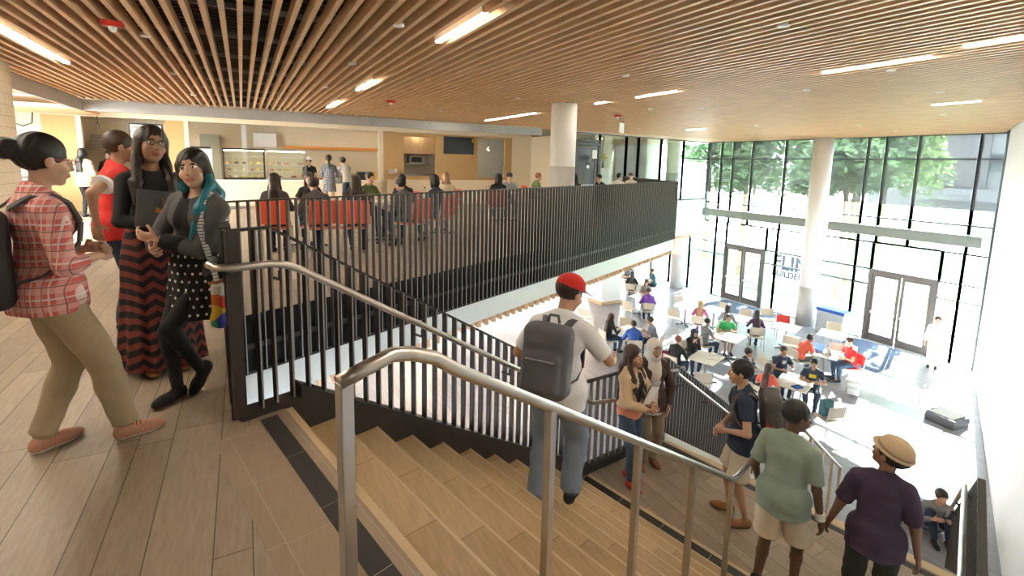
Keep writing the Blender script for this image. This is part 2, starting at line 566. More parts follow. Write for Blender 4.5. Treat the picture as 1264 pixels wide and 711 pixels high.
mb.b2(XG - .06, XG + .12, 5.2, 17, ZC, ZC + .75)
struct('trim_10', mb, 'frame')

# ------------------------------------------------------------------ columns
def column(name, x, y, z0, z1, r, band, n=40):
    mb = MB(); mb.lathe((x, y, 0), [(r, z0), (r, z1)], n)
    o = struct(name, mb, 'column', smooth=False)
    for p in o.data.polygons:
        if abs(p.normal.z) < .5: p.use_smooth = True
    mb = MB(); mb.lathe((x, y, 0), [(r + .004, z0), (r + .004, band)], n)
    q = mb.build('paint_band', 'colgrey', o)
    for p in q.data.polygons:
        if abs(p.normal.z) < .5: p.use_smooth = True
    return o
column('trim_11', 5.68, 8.28, 0, ZC + .3, .255, 1.43)
column('trim_12', 18.88, 10.60, ZF, ZC + .3, .33, ZF + 1.5)
column('trim_13', 18.75, 16.95, ZF, -1.6, .33, ZF + 1.7)
column('trim_14', 17.9, 16.9, 0, ZC + .3, .3, 1.2)
mb = MB(); mb.b2(13.25, 14.3, 16.0, 16.9, ZF + .12, -.75); struct('wall_pier', mb, 'white')
mb = MB(); mb.b2(13.2, 14.35, 15.95, 16.95, ZF, ZF + .12); struct('baseboard_pier', mb, 'wood')

# ------------------------------------------------------------------ glass wall
def window(idx, y0, y1, z0, z1, horiz=(), shade=None, fw=.055):
    o = thing('window_%d' % idx, None, None, (XG, y0, z0), kind='structure')
    og = (XG, y0, z0)
    mb = MB()
    for yy in (y0, y1): mb.b2(XG - .05, XG + .07, yy - fw / 2, yy + fw / 2, z0, z1)
    for zz in (z0, z1) + tuple(horiz): mb.b2(XG - .05, XG + .07, y0 + fw / 2, y1 - fw / 2, zz - .028, zz + .028)
    mb.build('window_frame', 'frame', o, origin=og)
    mb = MB(); mb.b2(XG - .004, XG + .004, y0 + .02, y1 - .02, z0 + .02, z1 - .02)
    mb.build('window_pane', 'glass', o, origin=og)
    if shade:
        mb = MB(); mb.b2(XG - .085, XG - .08, shade[0], shade[1], .39, z1)
        mb.b2(XG - .09, XG - .075, shade[0], shade[1], .375, .395)
        mb.build('roller_shade', 'shade', o, origin=og)
    return o
UY = [5.7, 6.27, 7.79, 8.72, 9.28, 10.77, 12.26, 13.73, 14.68, 15.30, 15.95]
gaps = (6.80, 13.0, 14.71)
i = 1
for a, b in zip(UY, UY[1:]):
    window(i, a, b, -.98, 2.65, (1.9, -.10), (a + .02, b - .02) if not any(a < g < b for g in gaps) else (a + .02, b - .02))
    i += 1
LY = [(5.7, 6.28), (6.28, 6.82), (8.76, 9.28), (9.28, 10.6), (10.6, 12.28), (12.28, 12.76), (14.72, 15.30), (15.30, 16.77), (16.77, 18.0), (18.0, 19.3), (19.3, 21.0)]
for a, b in LY:
    window(i, a, b, ZF, -.98 if a < 15.8 else -1.6, (-1.93, -2.47)); i += 1
window(i, 6.82, 8.76, -1.93, -.98); i += 1
window(i, 12.76, 14.72, -1.93, -.98); i += 1
# grey green spandrel beam in front of the glass, in two lengths
mb = MB(); mb.b2(XG - .32, XG - .07, 5.85, 10.2, -.72, -.38); struct('trim_15', mb, 'beam')
mb = MB(); mb.b2(XG - .32, XG - .07, 11.0, 17.15, -.72, -.38); struct('trim_16', mb, 'beam')

def glass_door(idx, y0, y1, z1, x=XG):
    o = thing('door_%d' % idx, None, None, (x, y0, ZF), kind='structure'); og = (x, y0, ZF)
    mb = MB()
    for yy in (y0 + .05, y1 - .05): mb.b2(x - .07, x + .09, yy - .05, yy + .05, ZF, z1)
    mb.b2(x - .07, x + .09, y0 + .1, y1 - .1, z1 - .12, z1)
    ym = (y0 + y1) / 2
    mb.build('door_frame', 'doorframe', o, origin=og)
    for a, b in ((y0 + .1, ym - .01), (ym + .01, y1 - .1)):
        mb = MB()
        mb.b2(x - .03, x + .03, a + .005, a + .095, ZF + .01, z1 - .13); mb.b2(x - .03, x + .03, b - .095, b - .005, ZF + .01, z1 - .13)
        mb.b2(x - .03, x + .03, a + .095, b - .095, ZF + .01, ZF + .27); mb.b2(x - .03, x + .03, a + .095, b - .095, z1 - .23, z1 - .13)
        l = mb.build('door_leaf', 'doorframe', o, origin=og)
        mb = MB(); mb.b2(x - .004, x + .004, a + .09, b - .09, ZF + .26, z1 - .22); mb.build('door_glass', 'glass', l, origin=None).location = (-og[0], -og[1], -og[2])
        mb = MB(); mb.b2(x - .10, x - .06, a + .06, b - .06, ZF + 1.0, ZF + 1.05); mb.b2(x - .07, x - .03, a + .06, a + .10, ZF + .98, ZF + 1.07); mb.b2(x - .07, x - .03, b - .10, b - .06, ZF + .98, ZF + 1.07)
        mb.build('push_bar', 'steel', l).location = (-og[0], -og[1], -og[2])
    return o
glass_door(1, 12.76, 14.72, -1.93)
glass_door(2, 6.82, 8.76, -1.93)
# ------------------------------------------------------------------ office glazing on the upper floor
def office(xa, xb, z0, z1, idx, horiz=(), fw=.06):
    a = Vector((xa, office_y(xa), 0)); b = Vector((xb, office_y(xb), 0)); d = (b - a).normalized()
    o = thing('window_%d' % idx, None, None, (xa, a.y, z0), kind='structure'); og = (xa, a.y, z0)
    mb = MB()
    for p in (a, b): mb.bar(p + Vector((0, 0, z0)), p + Vector((0, 0, z1)), fw, .10, up=(0, 1, 0))
    for z in (z0 + .04, z1 - .03) + tuple(horiz): mb.bar(a + Vector((0, 0, z)) + d * fw / 2, b + Vector((0, 0, z)) - d * fw / 2, .10, .06)
    mb.build('window_frame', 'frame', o, origin=og)
    mb = MB(); mb.bar(a + d * .02 + Vector((0, 0, (z0 + z1) / 2)), b - d * .02 + Vector((0, 0, (z0 + z1) / 2)), .01, z1 - z0 - .04)
    mb.build('window_pane', 'glass', o, origin=og)
ox = [11.88, 13.38, 14.12, 15.6, 17.2, 19.2]
for q in range(5): office(ox[q], ox[q + 1], 0, 2.68, i, (1.88,) if q == 4 else ()); i += 1
office(10.5, 11.88, 2.33, 2.68, i); i += 1
office(9.85, 10.5, 0, 2.68, i, (2.33,)); i += 1
a = Vector((10.5, office_y(10.5), 0)); b = Vector((11.88, office_y(11.88), 0)); d = (b - a).normalized()
o = thing('door_3', None, None, a, kind='structure')
mb = MB()
for p in (a + d * .07, b - d * .05): mb.bar(p, p + Vector((0, 0, 2.3)), .1, .12, up=(0, 1, 0))
mb.bar(a + Vector((0, 0, 2.26)), b + Vector((0, 0, 2.26)), .12, .1)
mb.build('door_frame', 'frame', o, origin=a)
mb = MB(); p0 = a + d * .14; p1 = b - d * .14
for p in (p0 + d * .05, p1 - d * .05): mb.bar(p, p + Vector((0, 0, 2.2)), .1, .05, up=(0, 1, 0))
for z, h in ((.14, .26), (2.14, .12)): mb.bar(p0 + Vector((0, 0, z)), p1 + Vector((0, 0, z)), .05, h)
lf = mb.build('door_leaf', 'doorframe', o, origin=a)
mb = MB(); mb.bar(p0 + Vector((0, 0, 1.15)), p1 + Vector((0, 0, 1.15)), .01, 1.9); g = mb.build('door_glass', 'glass', lf, origin=a)
mb = MB(); mb.bar(p0 + d * .05 + Vector((0, -.08, .74)), p1 - d * .03 + Vector((0, -.08, .74)), .05, .04); mb.build('push_bar', 'steel', lf, origin=a)
# office interior partitions
mb = MB()
mb.b2(12.0, 12.12, 15.3, 21, 0, 2.66); mb.b2(14.95, 15.05, 15.6, 18.5, 0, 2.66); mb.b2(12.12, 15, 18.4, 18.5, 0, 2.66); mb.b2(12.9, 13.35, 15.9, 16.0, 0, 2.66)
struct('wall_office', mb, 'cream')
mb = MB(); mb.b2(15.3, 19.2, 19.0, 19.1, 0, 2.66); struct('wall_office_back', mb, 'grey')
mb = MB(); mb.b2(9.8, 9.86, 14.55, 16.6, 0, 2.5); struct('wall_corridor', mb, 'cream')

# ------------------------------------------------------------------ staircase
st = thing('staircase', 'wide tiled staircase with pale nosings and a middle landing, down from the upper floor', 'staircase', tuple(P0))
og = tuple(P0)
def step(n0, n1, z, wl, wr, name='step'):
    """tread at height z whose nosing is at n1; front riser down to the next tread"""
    mb = MB()
    mb.cur = 0
    a, b, c, d = S(n0, wl), S(n1, wl), S(n1, wr), S(n0, wr)
    mb.prism([a[:2], b[:2], c[:2], d[:2]], z - RISE - .004, z)
    o = mb.build(name, 'tread', st, origin=og)
    mb = MB()
    mb.prism([S(n1 - .025, wl)[:2], S(n1 + .03, wl)[:2], S(n1 + .03, wr)[:2], S(n1 - .025, wr)[:2]], z - .012, z + .0015)
    q = mb.build('nosing', 'nosing', o, origin=None); q.location = (-og[0], -og[1], -og[2])
for k in range(1, 11):
    step(k - 1, k, -k * RISE, 0, W_ST)
mb = MB()
pl = [S(10, 0), S(11, 0), Vector((4.52, 4.12, 0)), S(N_L, .3), S(N_L, W_ST + .02), S(10, W_ST + .02)]
mb.prism([p[:2] for p in pl], ZL - .25, ZL)
mb.build('landing', 'floor', st, origin=og)
mb = MB()
for k in range(7): mb.prism([S(10.75, .02 + k * .48)[:2], S(11.05, .02 + k * .48)[:2], S(11.05, .49 + k * .48)[:2], S(10.75, .49 + k * .48)[:2]], ZL, ZL + .003)
mb.build('landing_inlay', 'inlay', st, origin=og)
mb = MB(); mb.prism([S(11.06, .02)[:2], S(11.2, .02)[:2], S(11.2, W_ST)[:2], S(11.06, W_ST)[:2]], ZL, ZL + .002)
mb.prism([S(N_L - .16, .3)[:2], S(N_L + .04, .3)[:2], S(N_L + .04, W_ST)[:2], S(N_L - .16, W_ST)[:2]], ZL - .01, ZL + .002)
mb.build('landing_nosing', 'nosing', st, origin=og)
mb = MB(); mb.prism([S(N_L - .5, .3)[:2], S(N_L - .25, .3)[:2], S(N_L - .25, W_ST)[:2], S(N_L - .5, W_ST)[:2]], ZL, ZL + .003)
mb.build('landing_inlay', 'inlay', st, origin=og)
for k in range(1, 14):
    step(N_L + k - 1, N_L + k, ZL - k * RISE, .32, W_ST)
mb = MB(); mb.prism([S(-.10, .02)[:2], S(.03, .02)[:2], S(.03, 3.85)[:2], S(-.10, 3.85)[:2]], -RISE, .004)
mb.build('top_nosing', 'nosing', st, origin=og)
# soffit plates of both flights
mb = MB()
for (n0, n1, zt0, w0) in ((0, 10.6, 0, 0), (N_L, N_L + 13.6, ZL, .32)):
    a = S(n0, w0, zt0 - .20); b = S(n1, w0, zt0 - .20 - (n1 - n0) * RISE); c = S(n1, W_ST, b.z); d = S(n0, W_ST, a.z)
    mb.add([a, b, c, d] + [p - Vector((0, 0, .14)) for p in (a, b, c, d)], [(0, 1, 2, 3), (7, 6, 5, 4), (0, 4, 5, 1), (1, 5, 6, 2), (2, 6, 7, 3), (3, 7, 4, 0)])
mb.build('underside', 'white', st, origin=og)

def stringer(m, a, b, up=.13, dn=.30, w=.12, side=None):
    """sloping curb plate between a and b, wholly on the outer side"""
    d = (b - a); n = Vector((-d.y, d.x, 0)).normalized() * w
    z1 = Vector((0, 0, up)); z0 = Vector((0, 0, -dn))
    P = [a, b, b + n, a + n]
    m.add([p + z0 for p in P] + [p + z1 for p in P], [(3, 2, 1, 0), (4, 5, 6, 7), (0, 1, 5, 4), (1, 2, 6, 5), (2, 3, 7, 6), (3, 0, 4, 7)])

def balusters(root, og, a, b, pitch, zlo, zhi, name='baluster', d0=None, depth=.052, thick=.011, start=.04, group_after=None):
    """flat upright blades set across the rail from a to b; zlo and zhi are heights above the line a-b"""
    L = Vector((b.x - a.x, b.y - a.y, 0)).length
    dh = Vector((b.x - a.x, b.y - a.y, 0)).normalized(); nh = Vector((-dh.y, dh.x, 0))
    n = int((L - start) / pitch) + 1; lst = []
    rest = MB()
    for k in range(n):
        s_ = start + k * pitch
        p = a + (b - a) * (s_ / L)
        lo = p + Vector((0, 0, zlo)); hi = p + Vector((0, 0, zhi))
        tgt = MB() if (group_after is None or k < group_after) else rest
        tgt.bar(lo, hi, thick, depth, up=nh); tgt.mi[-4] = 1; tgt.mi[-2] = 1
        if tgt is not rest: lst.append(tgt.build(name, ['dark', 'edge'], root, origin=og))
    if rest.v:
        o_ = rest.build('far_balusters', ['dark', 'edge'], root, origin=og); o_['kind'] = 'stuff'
    return lst

# guard A: along the stairs and the edge of the upper floor
ga = thing('stair_guard', 'dark steel baluster guard along the left side of the upper flight and landing', 'railing', (-.05, 3.08, 0)); oga = (-.05, 3.08, 0)
off = -E2 * .05
A0 = Vector((-.06, 3.0, 0)) ; A1 = S(0, -.06, 0); A2 = S(11, -.06, 0) + Vector((0, 0, -11 * RISE))
kA = S(-.2, -.06, 0)
TR = 1.07
mb = MB()
mb.bar(Vector((-.085, 2.96, TR)), kA + Vector((0, 0, TR)), .05, .014)
mb.bar(kA + Vector((0, 0, TR)), A2 + Vector((0, 0, TR - .2 * RISE * 0)), .05, .014)
LG = GL.copy(); LG.z = ZL
mb.bar(A2 + Vector((0, 0, TR)), LG + Vector((0, .05, TR)), .05, .014)
mb.build('top_rail', 'dark', ga, origin=oga)
mb = MB()
mb.bar(Vector((-.075, 2.985, .02)), Vector((-.075, 2.985, TR)), .06, .07, up=(0.307, -.952, 0)); mb.bar(Vector((-.105, 3.05, -.1)), Vector((-.105, 3.05, TR)), .02, .13, up=(0, 1, 0))
mb.build('end_post', 'dark', ga, origin=oga, bevel=.002)
mb = MB()
stringer(mb, S(-.9, -.0, 0), S(.25, 0, 0), .03, .3, .13)
stringer(mb, S(.25, 0, -.02), S(11, 0, -11 * RISE + .02), .13, .34, .13)
stringer(mb, S(11, 0, ZL), Vector((4.52, 4.12, ZL)), .08, .34, .10)
mb.build('stringer', 'dark', ga, origin=oga)
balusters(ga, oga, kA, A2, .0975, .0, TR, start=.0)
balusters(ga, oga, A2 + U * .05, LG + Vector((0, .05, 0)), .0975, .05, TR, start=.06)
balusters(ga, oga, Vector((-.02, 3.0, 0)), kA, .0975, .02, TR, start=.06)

# edge guard from the stair head back to the balcony
gb = thing('edge_guard', 'short dark steel baluster guard between the stair head and the balcony corner', 'railing', (-.15, 4, 0)); ogb = (-.15, 4, 0)
e0 = Vector((-.10, 3.16, 0)); e1 = Vector((-.185, 4.93, 0))
mb = MB(); mb.bar(e0 + Vector((0, -.1, TR)), e1 + Vector((0, 0, TR)), .05, .014); mb.build('top_rail', 'dark', gb, origin=ogb)
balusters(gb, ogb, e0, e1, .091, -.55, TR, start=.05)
# balcony guard B
gB = thing('balcony_guard', 'long dark steel baluster guard in front of the cafe balcony', 'railing', tuple((B0 + B1) / 2)); ogB = tuple((B0 + B1) / 2)
bo = -NB * .04
mb = MB()
mb.bar(B0 + bo + Vector((0, 0, TR)), B1 + bo + Vector((0, 0, TR)), .055, .014)
mb.build('top_rail', 'dark', gB, origin=ogB)
mb = MB(); mb.bar(B0 + bo + Vector((0, 0, -.30)), B1 + bo + Vector((0, 0, -.30)), .012, .05); mb.bar(B0 + bo*.4 + Vector((0, 0, -.56)), B1 + bo*.4 + Vector((0, 0, -.56)), .05, .02)
mb.build('lower_rail', 'dark', gB, origin=ogB)
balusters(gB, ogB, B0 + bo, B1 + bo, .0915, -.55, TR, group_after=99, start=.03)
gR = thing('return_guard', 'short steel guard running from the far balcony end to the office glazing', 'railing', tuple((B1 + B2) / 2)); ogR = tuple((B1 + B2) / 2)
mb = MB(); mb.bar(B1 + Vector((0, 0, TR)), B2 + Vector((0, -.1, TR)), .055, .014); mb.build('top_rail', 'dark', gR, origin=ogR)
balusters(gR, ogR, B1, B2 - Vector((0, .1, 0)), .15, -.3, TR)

# lower flight guard, left
gl = thing('lower_stair_guard', 'steel baluster guard on the left side of the lower flight, lit by the windows', 'railing', tuple(LG)); ogl = tuple(LG)
l0 = LG + Vector((0, .05, 0)); l1 = l0 + V3 * 14
mb = MB(); mb.bar(l0 + Vector((0, 0, TR)), l1 + Vector((0, 0, TR)), .05, .014); mb.build('top_rail', 'dark', gl, origin=ogl)
mb = MB(); stringer(mb, l0 + Vector((0, -.05, 0)), l1 + Vector((0, -.05, 0)), .1, .34, .12); mb.build('stringer', 'fascia', gl, origin=ogl)
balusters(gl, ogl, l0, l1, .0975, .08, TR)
mb = MB()
hp = [l0 + Vector((.07, -.12, .95)), l0 + V3 * .4 + Vector((0, -.12, .95)), l1 + Vector((0, -.12, .88))]
mb.tube([l0 + Vector((-.1, .02, .90))] + hp, .02, 10); mb.build('handrail', 'steel', gl, origin=ogl, smooth=True)
mb = MB()
for k in (1, 4, 7, 10, 13): q = l0 + V3 * k; mb.bar(q + Vector((.0, -.12, .85)), q + Vector((0, 0, .80)), .02, .03)
mb.build('handrail_bracket', 'dark', gl, origin=ogl)

# right guard of the stairs
def line_r(n, z): return S(n, W_ST - .06, z)
gr = thing('wall_side_guard', 'dark steel guard on the right side of the stairs, seen almost end-on', 'railing', tuple(S(11, W_ST, ZL))); ogr = tuple(S(11, W_ST, ZL))
mb = MB()
TRR = .95
mb.bar(line_r(0, TRR), line_r(11, ZL + TRR), .05, .02); mb.bar(line_r(11, ZL + TRR), line_r(N_L, ZL + TRR), .05, .02); mb.bar(line_r(N_L, ZL + TRR), line_r(N_L + 14, ZF + TRR), .05, .02)
mb.build('top_rail', 'dark', gr, origin=ogr)
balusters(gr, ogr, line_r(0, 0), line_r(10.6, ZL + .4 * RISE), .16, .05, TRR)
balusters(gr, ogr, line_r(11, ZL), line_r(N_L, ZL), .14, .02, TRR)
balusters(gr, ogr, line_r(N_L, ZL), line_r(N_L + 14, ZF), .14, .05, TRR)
mb = MB(); mb.tube([line_r(0, .85) - E2 * .09, line_r(11, ZL + .85) - E2 * .09, line_r(N_L, ZL + .85) - E2 * .09, line_r(N_L + 14, ZF + .85) - E2 * .09], .02, 10)
mb.build('handrail', 'steel', gr, origin=ogr, smooth=True)
mb = MB()
for k in (1, 4, 7, 10): q = line_r(k, .78 - k * RISE); mb.bar(q, q - E2 * .09 + Vector((0, 0, .06)), .02, .02)
for k in (1, 5, 9, 13): q = line_r(N_L + k, ZL + .78 - k * RISE); mb.bar(q, q - E2 * .09 + Vector((0, 0, .06)), .02, .02)
mb.build('handrail_bracket', 'dark', gr, origin=ogr)

# wall handrail on the left stair guard
hl = thing('left_handrail', 'round stainless handrail mounted on the dark guard left of the stairs', 'handrail', tuple(S(0, .07, 0))); ohl = tuple(S(0, .07, 0))
HW = .06
mb = MB()
pts = [Vector((-.16, 3.07, .90)), Vector((-.175, 2.93, .90)), Vector((-.14, 2.86, .895)), Vector((-.07, 2.85, .89)), S(-.3, HW, .885), S(-.05, HW, .87), S(.25, HW, .83)]
pts += [S(k, HW, .875 - k * RISE) for k in (1, 4, 7, 10, 10.6)] + [S(11, HW, ZL + .88)]
pts += [Vector((3.55, 3.86, ZL + .88)), Vector((4.4, 3.98, ZL + .88))]
mb.tube(pts, .021, 12); mb.build('rail', 'steel', hl, origin=ohl, smooth=True)
mb = MB()
for k in (-.15, 3.2, 6.4, 9.6): q = S(k, HW, .84 - max(k, 0) * RISE); mb.tube([q, q + Vector((0, 0, -.05)) , q - E2 * .10 + Vector((0, 0, -.06))], .009, 6)
mb.build('rail_bracket', 'dark', hl, origin=ohl)

# centre handrail with posts
cr = thing('centre_handrail', 'stainless steel centre handrail with square posts down the middle of the stairs', 'handrail', tuple(S(0, 1.7, 0))); ocr = tuple(S(0, 1.7, 0))
def cline(x): return 1.25 + (x - .19) * .3225
def cz(x): return .50 - .652 * (x - 1.03)
xs = [(.19, .885), (.25, .90), (.34, .918), (.40, .905), (.48, cz(.48) + .01), (.56, cz(.56))]
pts = [Vector((x, cline(x), z)) for x, z in xs] + [Vector((x, cline(x), cz(x))) for x in (1.03, 1.74, 2.46, 3.10)]
pts += [Vector((3.22, cline(3.22), -.93)), Vector((3.34, cline(3.34), -.965)), Vector((4.0, cline(4.0), -.975)), Vector((4.68, cline(4.68), -.98)), Vector((4.8, cline(4.8), -1.03))]
pts += [Vector((4.8 + .273 * k, cline(4.8 + .273 * k), -1.03 - RISE * k)) for k in (1, 4, 8, 13)]
mb = MB(); mb.tube(pts, .0215, 14); mb.build('rail', 'steel', cr, origin=ocr, smooth=True)
def post(x, zt, zb):
    mb = MB(); p = Vector((x, cline(x), 0))
    mb.bar(p + Vector((0, 0, zb)), p + Vector((0, 0, zt)), .036, .036, up=(.952, .307, 0)); mb.build('post', 'steel', cr, origin=ocr, bevel=.003)
post(.205, .885, .0)
for x, t_ in ((1.03, 2), (1.74, 5), (2.46, 7), (3.21, 10)): post(x, cz(x) - .01, -t_ * RISE)
for k in (1, 4, 7, 10, 13):
    x = 4.8 + .273 * k; n = (x - .18 - .376) / .273; t_ = math.ceil(n - N_L)
    post(x, -1.04 - RISE * k, ZL - max(t_, 1) * RISE)

# ------------------------------------------------------------------ ceiling fittings
li = 0
desc = {(-.366, -3.2): 'added linear fill light at the back of the corridor, behind the viewer', (1.7895, .25): 'added linear fill light continuing the middle row, just above the stair head', (4.076, .4): 'added linear fill light straight above the upper flight',  # these three lamps are unseen, added as fill for stairs and foreground
        (-1.9765, 2.0): 'glowing linear ceiling light at the far left, above the woman in the plaid shirt',
        (1.7895, 3.77): 'linear ceiling light near the top edge, left of centre, nearest in its row',
        (1.7895, 7.65): 'short glowing linear ceiling light in the middle of its row above the cafe',
        (1.7895, 10.73): 'glowing linear ceiling light farthest in its row, close to the grey metal band',
        (6.0935, 10.05): 'linear ceiling light left of the round upper column',
        (6.0935, 5.77): 'faint linear ceiling light right of the upper column',
        (6.0935, 7.51): 'tiny linear ceiling light just right of the upper column head',
        (6.0935, 1.4): 'linear ceiling light nearest the right edge of the picture',
        (6.3625, 2.56): 'long glowing linear ceiling light at the right above the stairwell',
        (10.801, 3.6): 'thin linear ceiling light above the right part of the glass wall',
        (12.5495, 10.61): 'small linear ceiling light above the left part of the glass wall'}
for sx, L in slots.items():
    for (a, b) in L:
        o = thing('linear_light', desc[(sx, a)], 'ceiling light', (sx, (a + b) / 2, ZC + .05), group='linear lights between the oak slats')
        og = (sx, (a + b) / 2, ZC + .05)
        mb = MB(); mb.b2(sx - .034, sx + .034, a, b, ZC + .005, ZC + .10); mb.build('housing', 'white', o, origin=og)
        mb = MB(); mb.b2(sx - .026, sx + .026, a + .01, b - .01, ZC - .008, ZC + .03); mb.build('diffuser', 'lamp', o, origin=og)
mb = MB(); mb.lathe((0, 0, 0), [(.045, .03), (.05, .0), (.045, -.006), (.02, -.008)], 16)
dl_pos = [(1.28, 4.51), (4.06, 2.71), (7.55, 4.57), (4.55, 5.22), (6.87, 3.16), (7.56, 7.85), (9.24, 3.57), (4.48, 8.04), (4.13, 11.13), (8.23, 7.04), (14.1, 7.08), (16.78, 7.43), (12.75, 4.82), (12.5, 8.88), (11.11, 11.99), (1.27, 6.56), (-.8, 6.32), (-.82, 8.86), (-1.19, 10.89), (-.77, 11.63), (1.28, 8.9)]
dl_txt = ['left of the nearest middle linear light', 'at the top, between the middle and right linear lights', 'below the long linear light at the right', 'above and left of the upper column', 'nearest to the long linear light at the right', 'right of the upper column, beside a faint linear light', 'above the glass wall, nearest the right edge', 'left of the linear light before the upper column', 'above the grey band over the coffee counter', 'right of the upper column, farther than its neighbour', 'over the left pair of doors, near the glass', 'over the right pair of doors, near the glass',
    'above the large column, midway to the right wall', 'above the large column, on its left', 'farthest right of the upper column, near the office glass', 'just left of the short middle linear lights', 'in the dark gaps above the left women', 'in the dark gaps above the woman in black', 'near the grey band, above the servery at the left', 'at the grey band, right of its left corner', 'between two middle linear lights']
proto = None
for k, (x, y) in enumerate(dl_pos):
    lab = 'small round white ceiling fitting ' + dl_txt[k]
    if proto is None:
        o = proto = mb.build('ceiling_sensor', 'white'); 
    else: o = proto.copy(); C.objects.link(o)
    o.location = (x, y, ZC - .002)
    tag(o, lab, 'ceiling fitting', 'small white ceiling fittings')
def alarm(x, y, label, s=1.0):
    o = thing('fire_alarm', label, 'alarm', (x, y, ZC - .03))
    mb = MB(); mb.box((0, 0, 0), (.16 * s, .11 * s, .045)); mb.build('casing', 'red', o, bevel=.006)
    mb = MB(); mb.lathe((0, 0, -.05), [(.012, -.02), (.03, 0), (.035, .03)], 12); mb.build('strobe', 'white', o)
alarm(-.97, 5.8, 'red alarm unit with white strobe above the two women at the left')
alarm(2.63, 9.87, 'small red alarm unit on the slats above the cafe tables')
alarm(7.79, 9.14, 'small red alarm unit just right of the upper column head')

hs = thing('hanging_sign', 'small white sign hung from the ceiling right of the upper column', 'sign', (8.45, 9.75, 2.3))
mb = MB(); mb.box((0, 0, .12), (.30, .03, .24), .5); mb.build('sign_panel', 'paper', hs)
mb = MB(); mb.bar((-.1, -.05, .24), (-.1, -.05, .36), .01, .01); mb.bar((.1, .05, .24), (.1, .05, .36), .01, .01); mb.build('hanger', 'grey', hs)
# ------------------------------------------------------------------ kitchen and servery
def bxt(name, label, cat, x0, x1, y0, y1, z0, z1, mat, parts=(), group=None):
    og = ((x0 + x1) / 2, (y0 + y1) / 2, z0)
    o = thing(name, label, cat, og, group=group)
    mb = MB(); mb.b2(x0, x1, y0, y1, z0, z1); mb.build('body', mat, o, origin=og, bevel=.004)
    for (pn, pm, bx) in parts:
        mb = MB()
        for q in bx: mb.b2(*q)
        mb.build(pn, pm, o, origin=og)
    return o
def pastry_case(x0, x1, label, framemat):
    y0, y1, z0, z1 = YK - .02, YK + .55, .84, 1.72
    og = ((x0 + x1) / 2, YK + .2, z0)
    o = thing('pastry_case', label, 'display case', og, group='pastry cases on the counter')
    mb = MB(); t_ = .03
    for xx in (x0, x1 - t_):
        for yy in (y0, y1 - t_): mb.b2(xx, xx + t_, yy, yy + t_, z0, z1)
    for yy in (y0, y1 - t_):
        mb.b2(x0, x1, yy, yy + t_, z1 - t_, z1); mb.b2(x0, x1, yy, yy + t_, z0, z0 + .05)
    mb.b2(x0, x1, y0, y1, z1, z1 + .02); mb.b2(x0, x1, y0, y1, z0, z0 + .02)
    mb.build('case_frame', framemat, o, origin=og)
    mb = MB(); mb.b2(x0 + t_, x1 - t_, y0 + .01, y0 + .016, z0 + .05, z1 - t_); mb.build('front_glass', 'glass', o, origin=og)
    for zz in (1.08, 1.28, 1.5):
        mb = MB(); mb.b2(x0 + t_, x1 - t_, y0 + .08, y1 - .05, zz, zz + .012); mb.build('shelf', 'white', o, origin=og)
    mb = MB(); mb.b2(x0 + t_, x1 - t_, y0 + .05, y0 + .08, z1 - .05, z1 - .01); mb.build('case_light', 'kitchenlamp', o, origin=og)
    return o
pastry_case(-.49, .60, 'black-framed lit pastry case, left of the two', 'blackp')
pastry_case(.65, 1.74, 'steel-framed lit pastry case, right of the two', 'steel')
rng = random.Random(3)
pm = [M('cake_cream', (.8, .68, .5)), M('cake_brown', (.35, .18, .08)), M('cake_pink', (.7, .3, .25)), M('cake_yellow', (.8, .55, .2))]
cake0 = None
for cx0, cx1, cname in ((-.45, .56, 'left'), (.69, 1.70, 'right')):
    for zz, sn in ((.89, 'lowest'), (1.092, 'second'), (1.292, 'third')):
        for k in range(5):
            mb = MB(); r_ = rng.uniform(.045, .07)
            mb.lathe((0, 0, 0), [(r_ * 1.25, 0), (r_ * 1.3, .006), (r_, .008), (r_, .05), (r_ * .8, .065)], 12)
            o = mb.build('pastry', pm[rng.randrange(4)]); o.location = (cx0 + .1 + k * .2, YK + .2 + rng.uniform(-.05, .1), zz + .001)
            tag(o, 'small cake in the %s pastry case, %s shelf, %s' % (cname, sn, ('leftmost', 'second from left', 'middle one', 'second from right', 'rightmost')[k]), 'pastry', 'cakes in the %s pastry case' % cname)
bxt('pastry_cooler', 'white cooler with a black top grille at the left end of the counter', 'appliance', -1.27, -.75, YK + .0, YK + .5, .84, 1.70, 'white', [('top_grille', 'blackp', [(-1.25, -.77, YK - .01, YK + .3, 1.70, 1.76)])])
bxt('kitchen_shelf', 'long orange-brown wooden shelf on the kitchen back wall', 'shelf', 1.27, 4.45, 18.6, 19.0, 1.82, 1.92, M('orange_wood', (.62, .26, .05), .5, var=.15, scale=10))
mb = MB(); mb.b2(-6.2, 4.6, 19.0, 19.1, 0, 2.66); struct('wall_kitchen_back', mb, 'cream')
mb = MB(); mb.b2(4.5, 4.6, 16.58, 19.0, 0, 2.66); struct('wall_kitchen_side', mb, 'cream')
bxt('wall_cupboard', 'white wall cupboard behind the pastry cases', 'cupboard', .35, 1.05, 18.6, 19.0, 1.85, 2.3, 'white')
bxt('white_duct', 'upright white duct behind the pastry cases', 'duct', .02, .16, 18.3, 18.45, 0, 2.66, 'white')
bxt('extractor_hood', 'stainless steel extractor hood with ribs in the left kitchen opening', 'hood', -3.75, -2.55, 18.2, 19.0, 1.62, 2.05, 'steel', [('rib', 'grey', [(-3.74, -2.56, 18.18, 18.2, 1.66 + q * .09, 1.69 + q * .09) for q in range(4)])])
bxt('back_doorway', 'grey-green cupboard door seen behind the pastry cooler', 'door', -1.15, -.6, 18.7, 18.98, 0, 2.2, M('sage', (.36, .38, .30)))
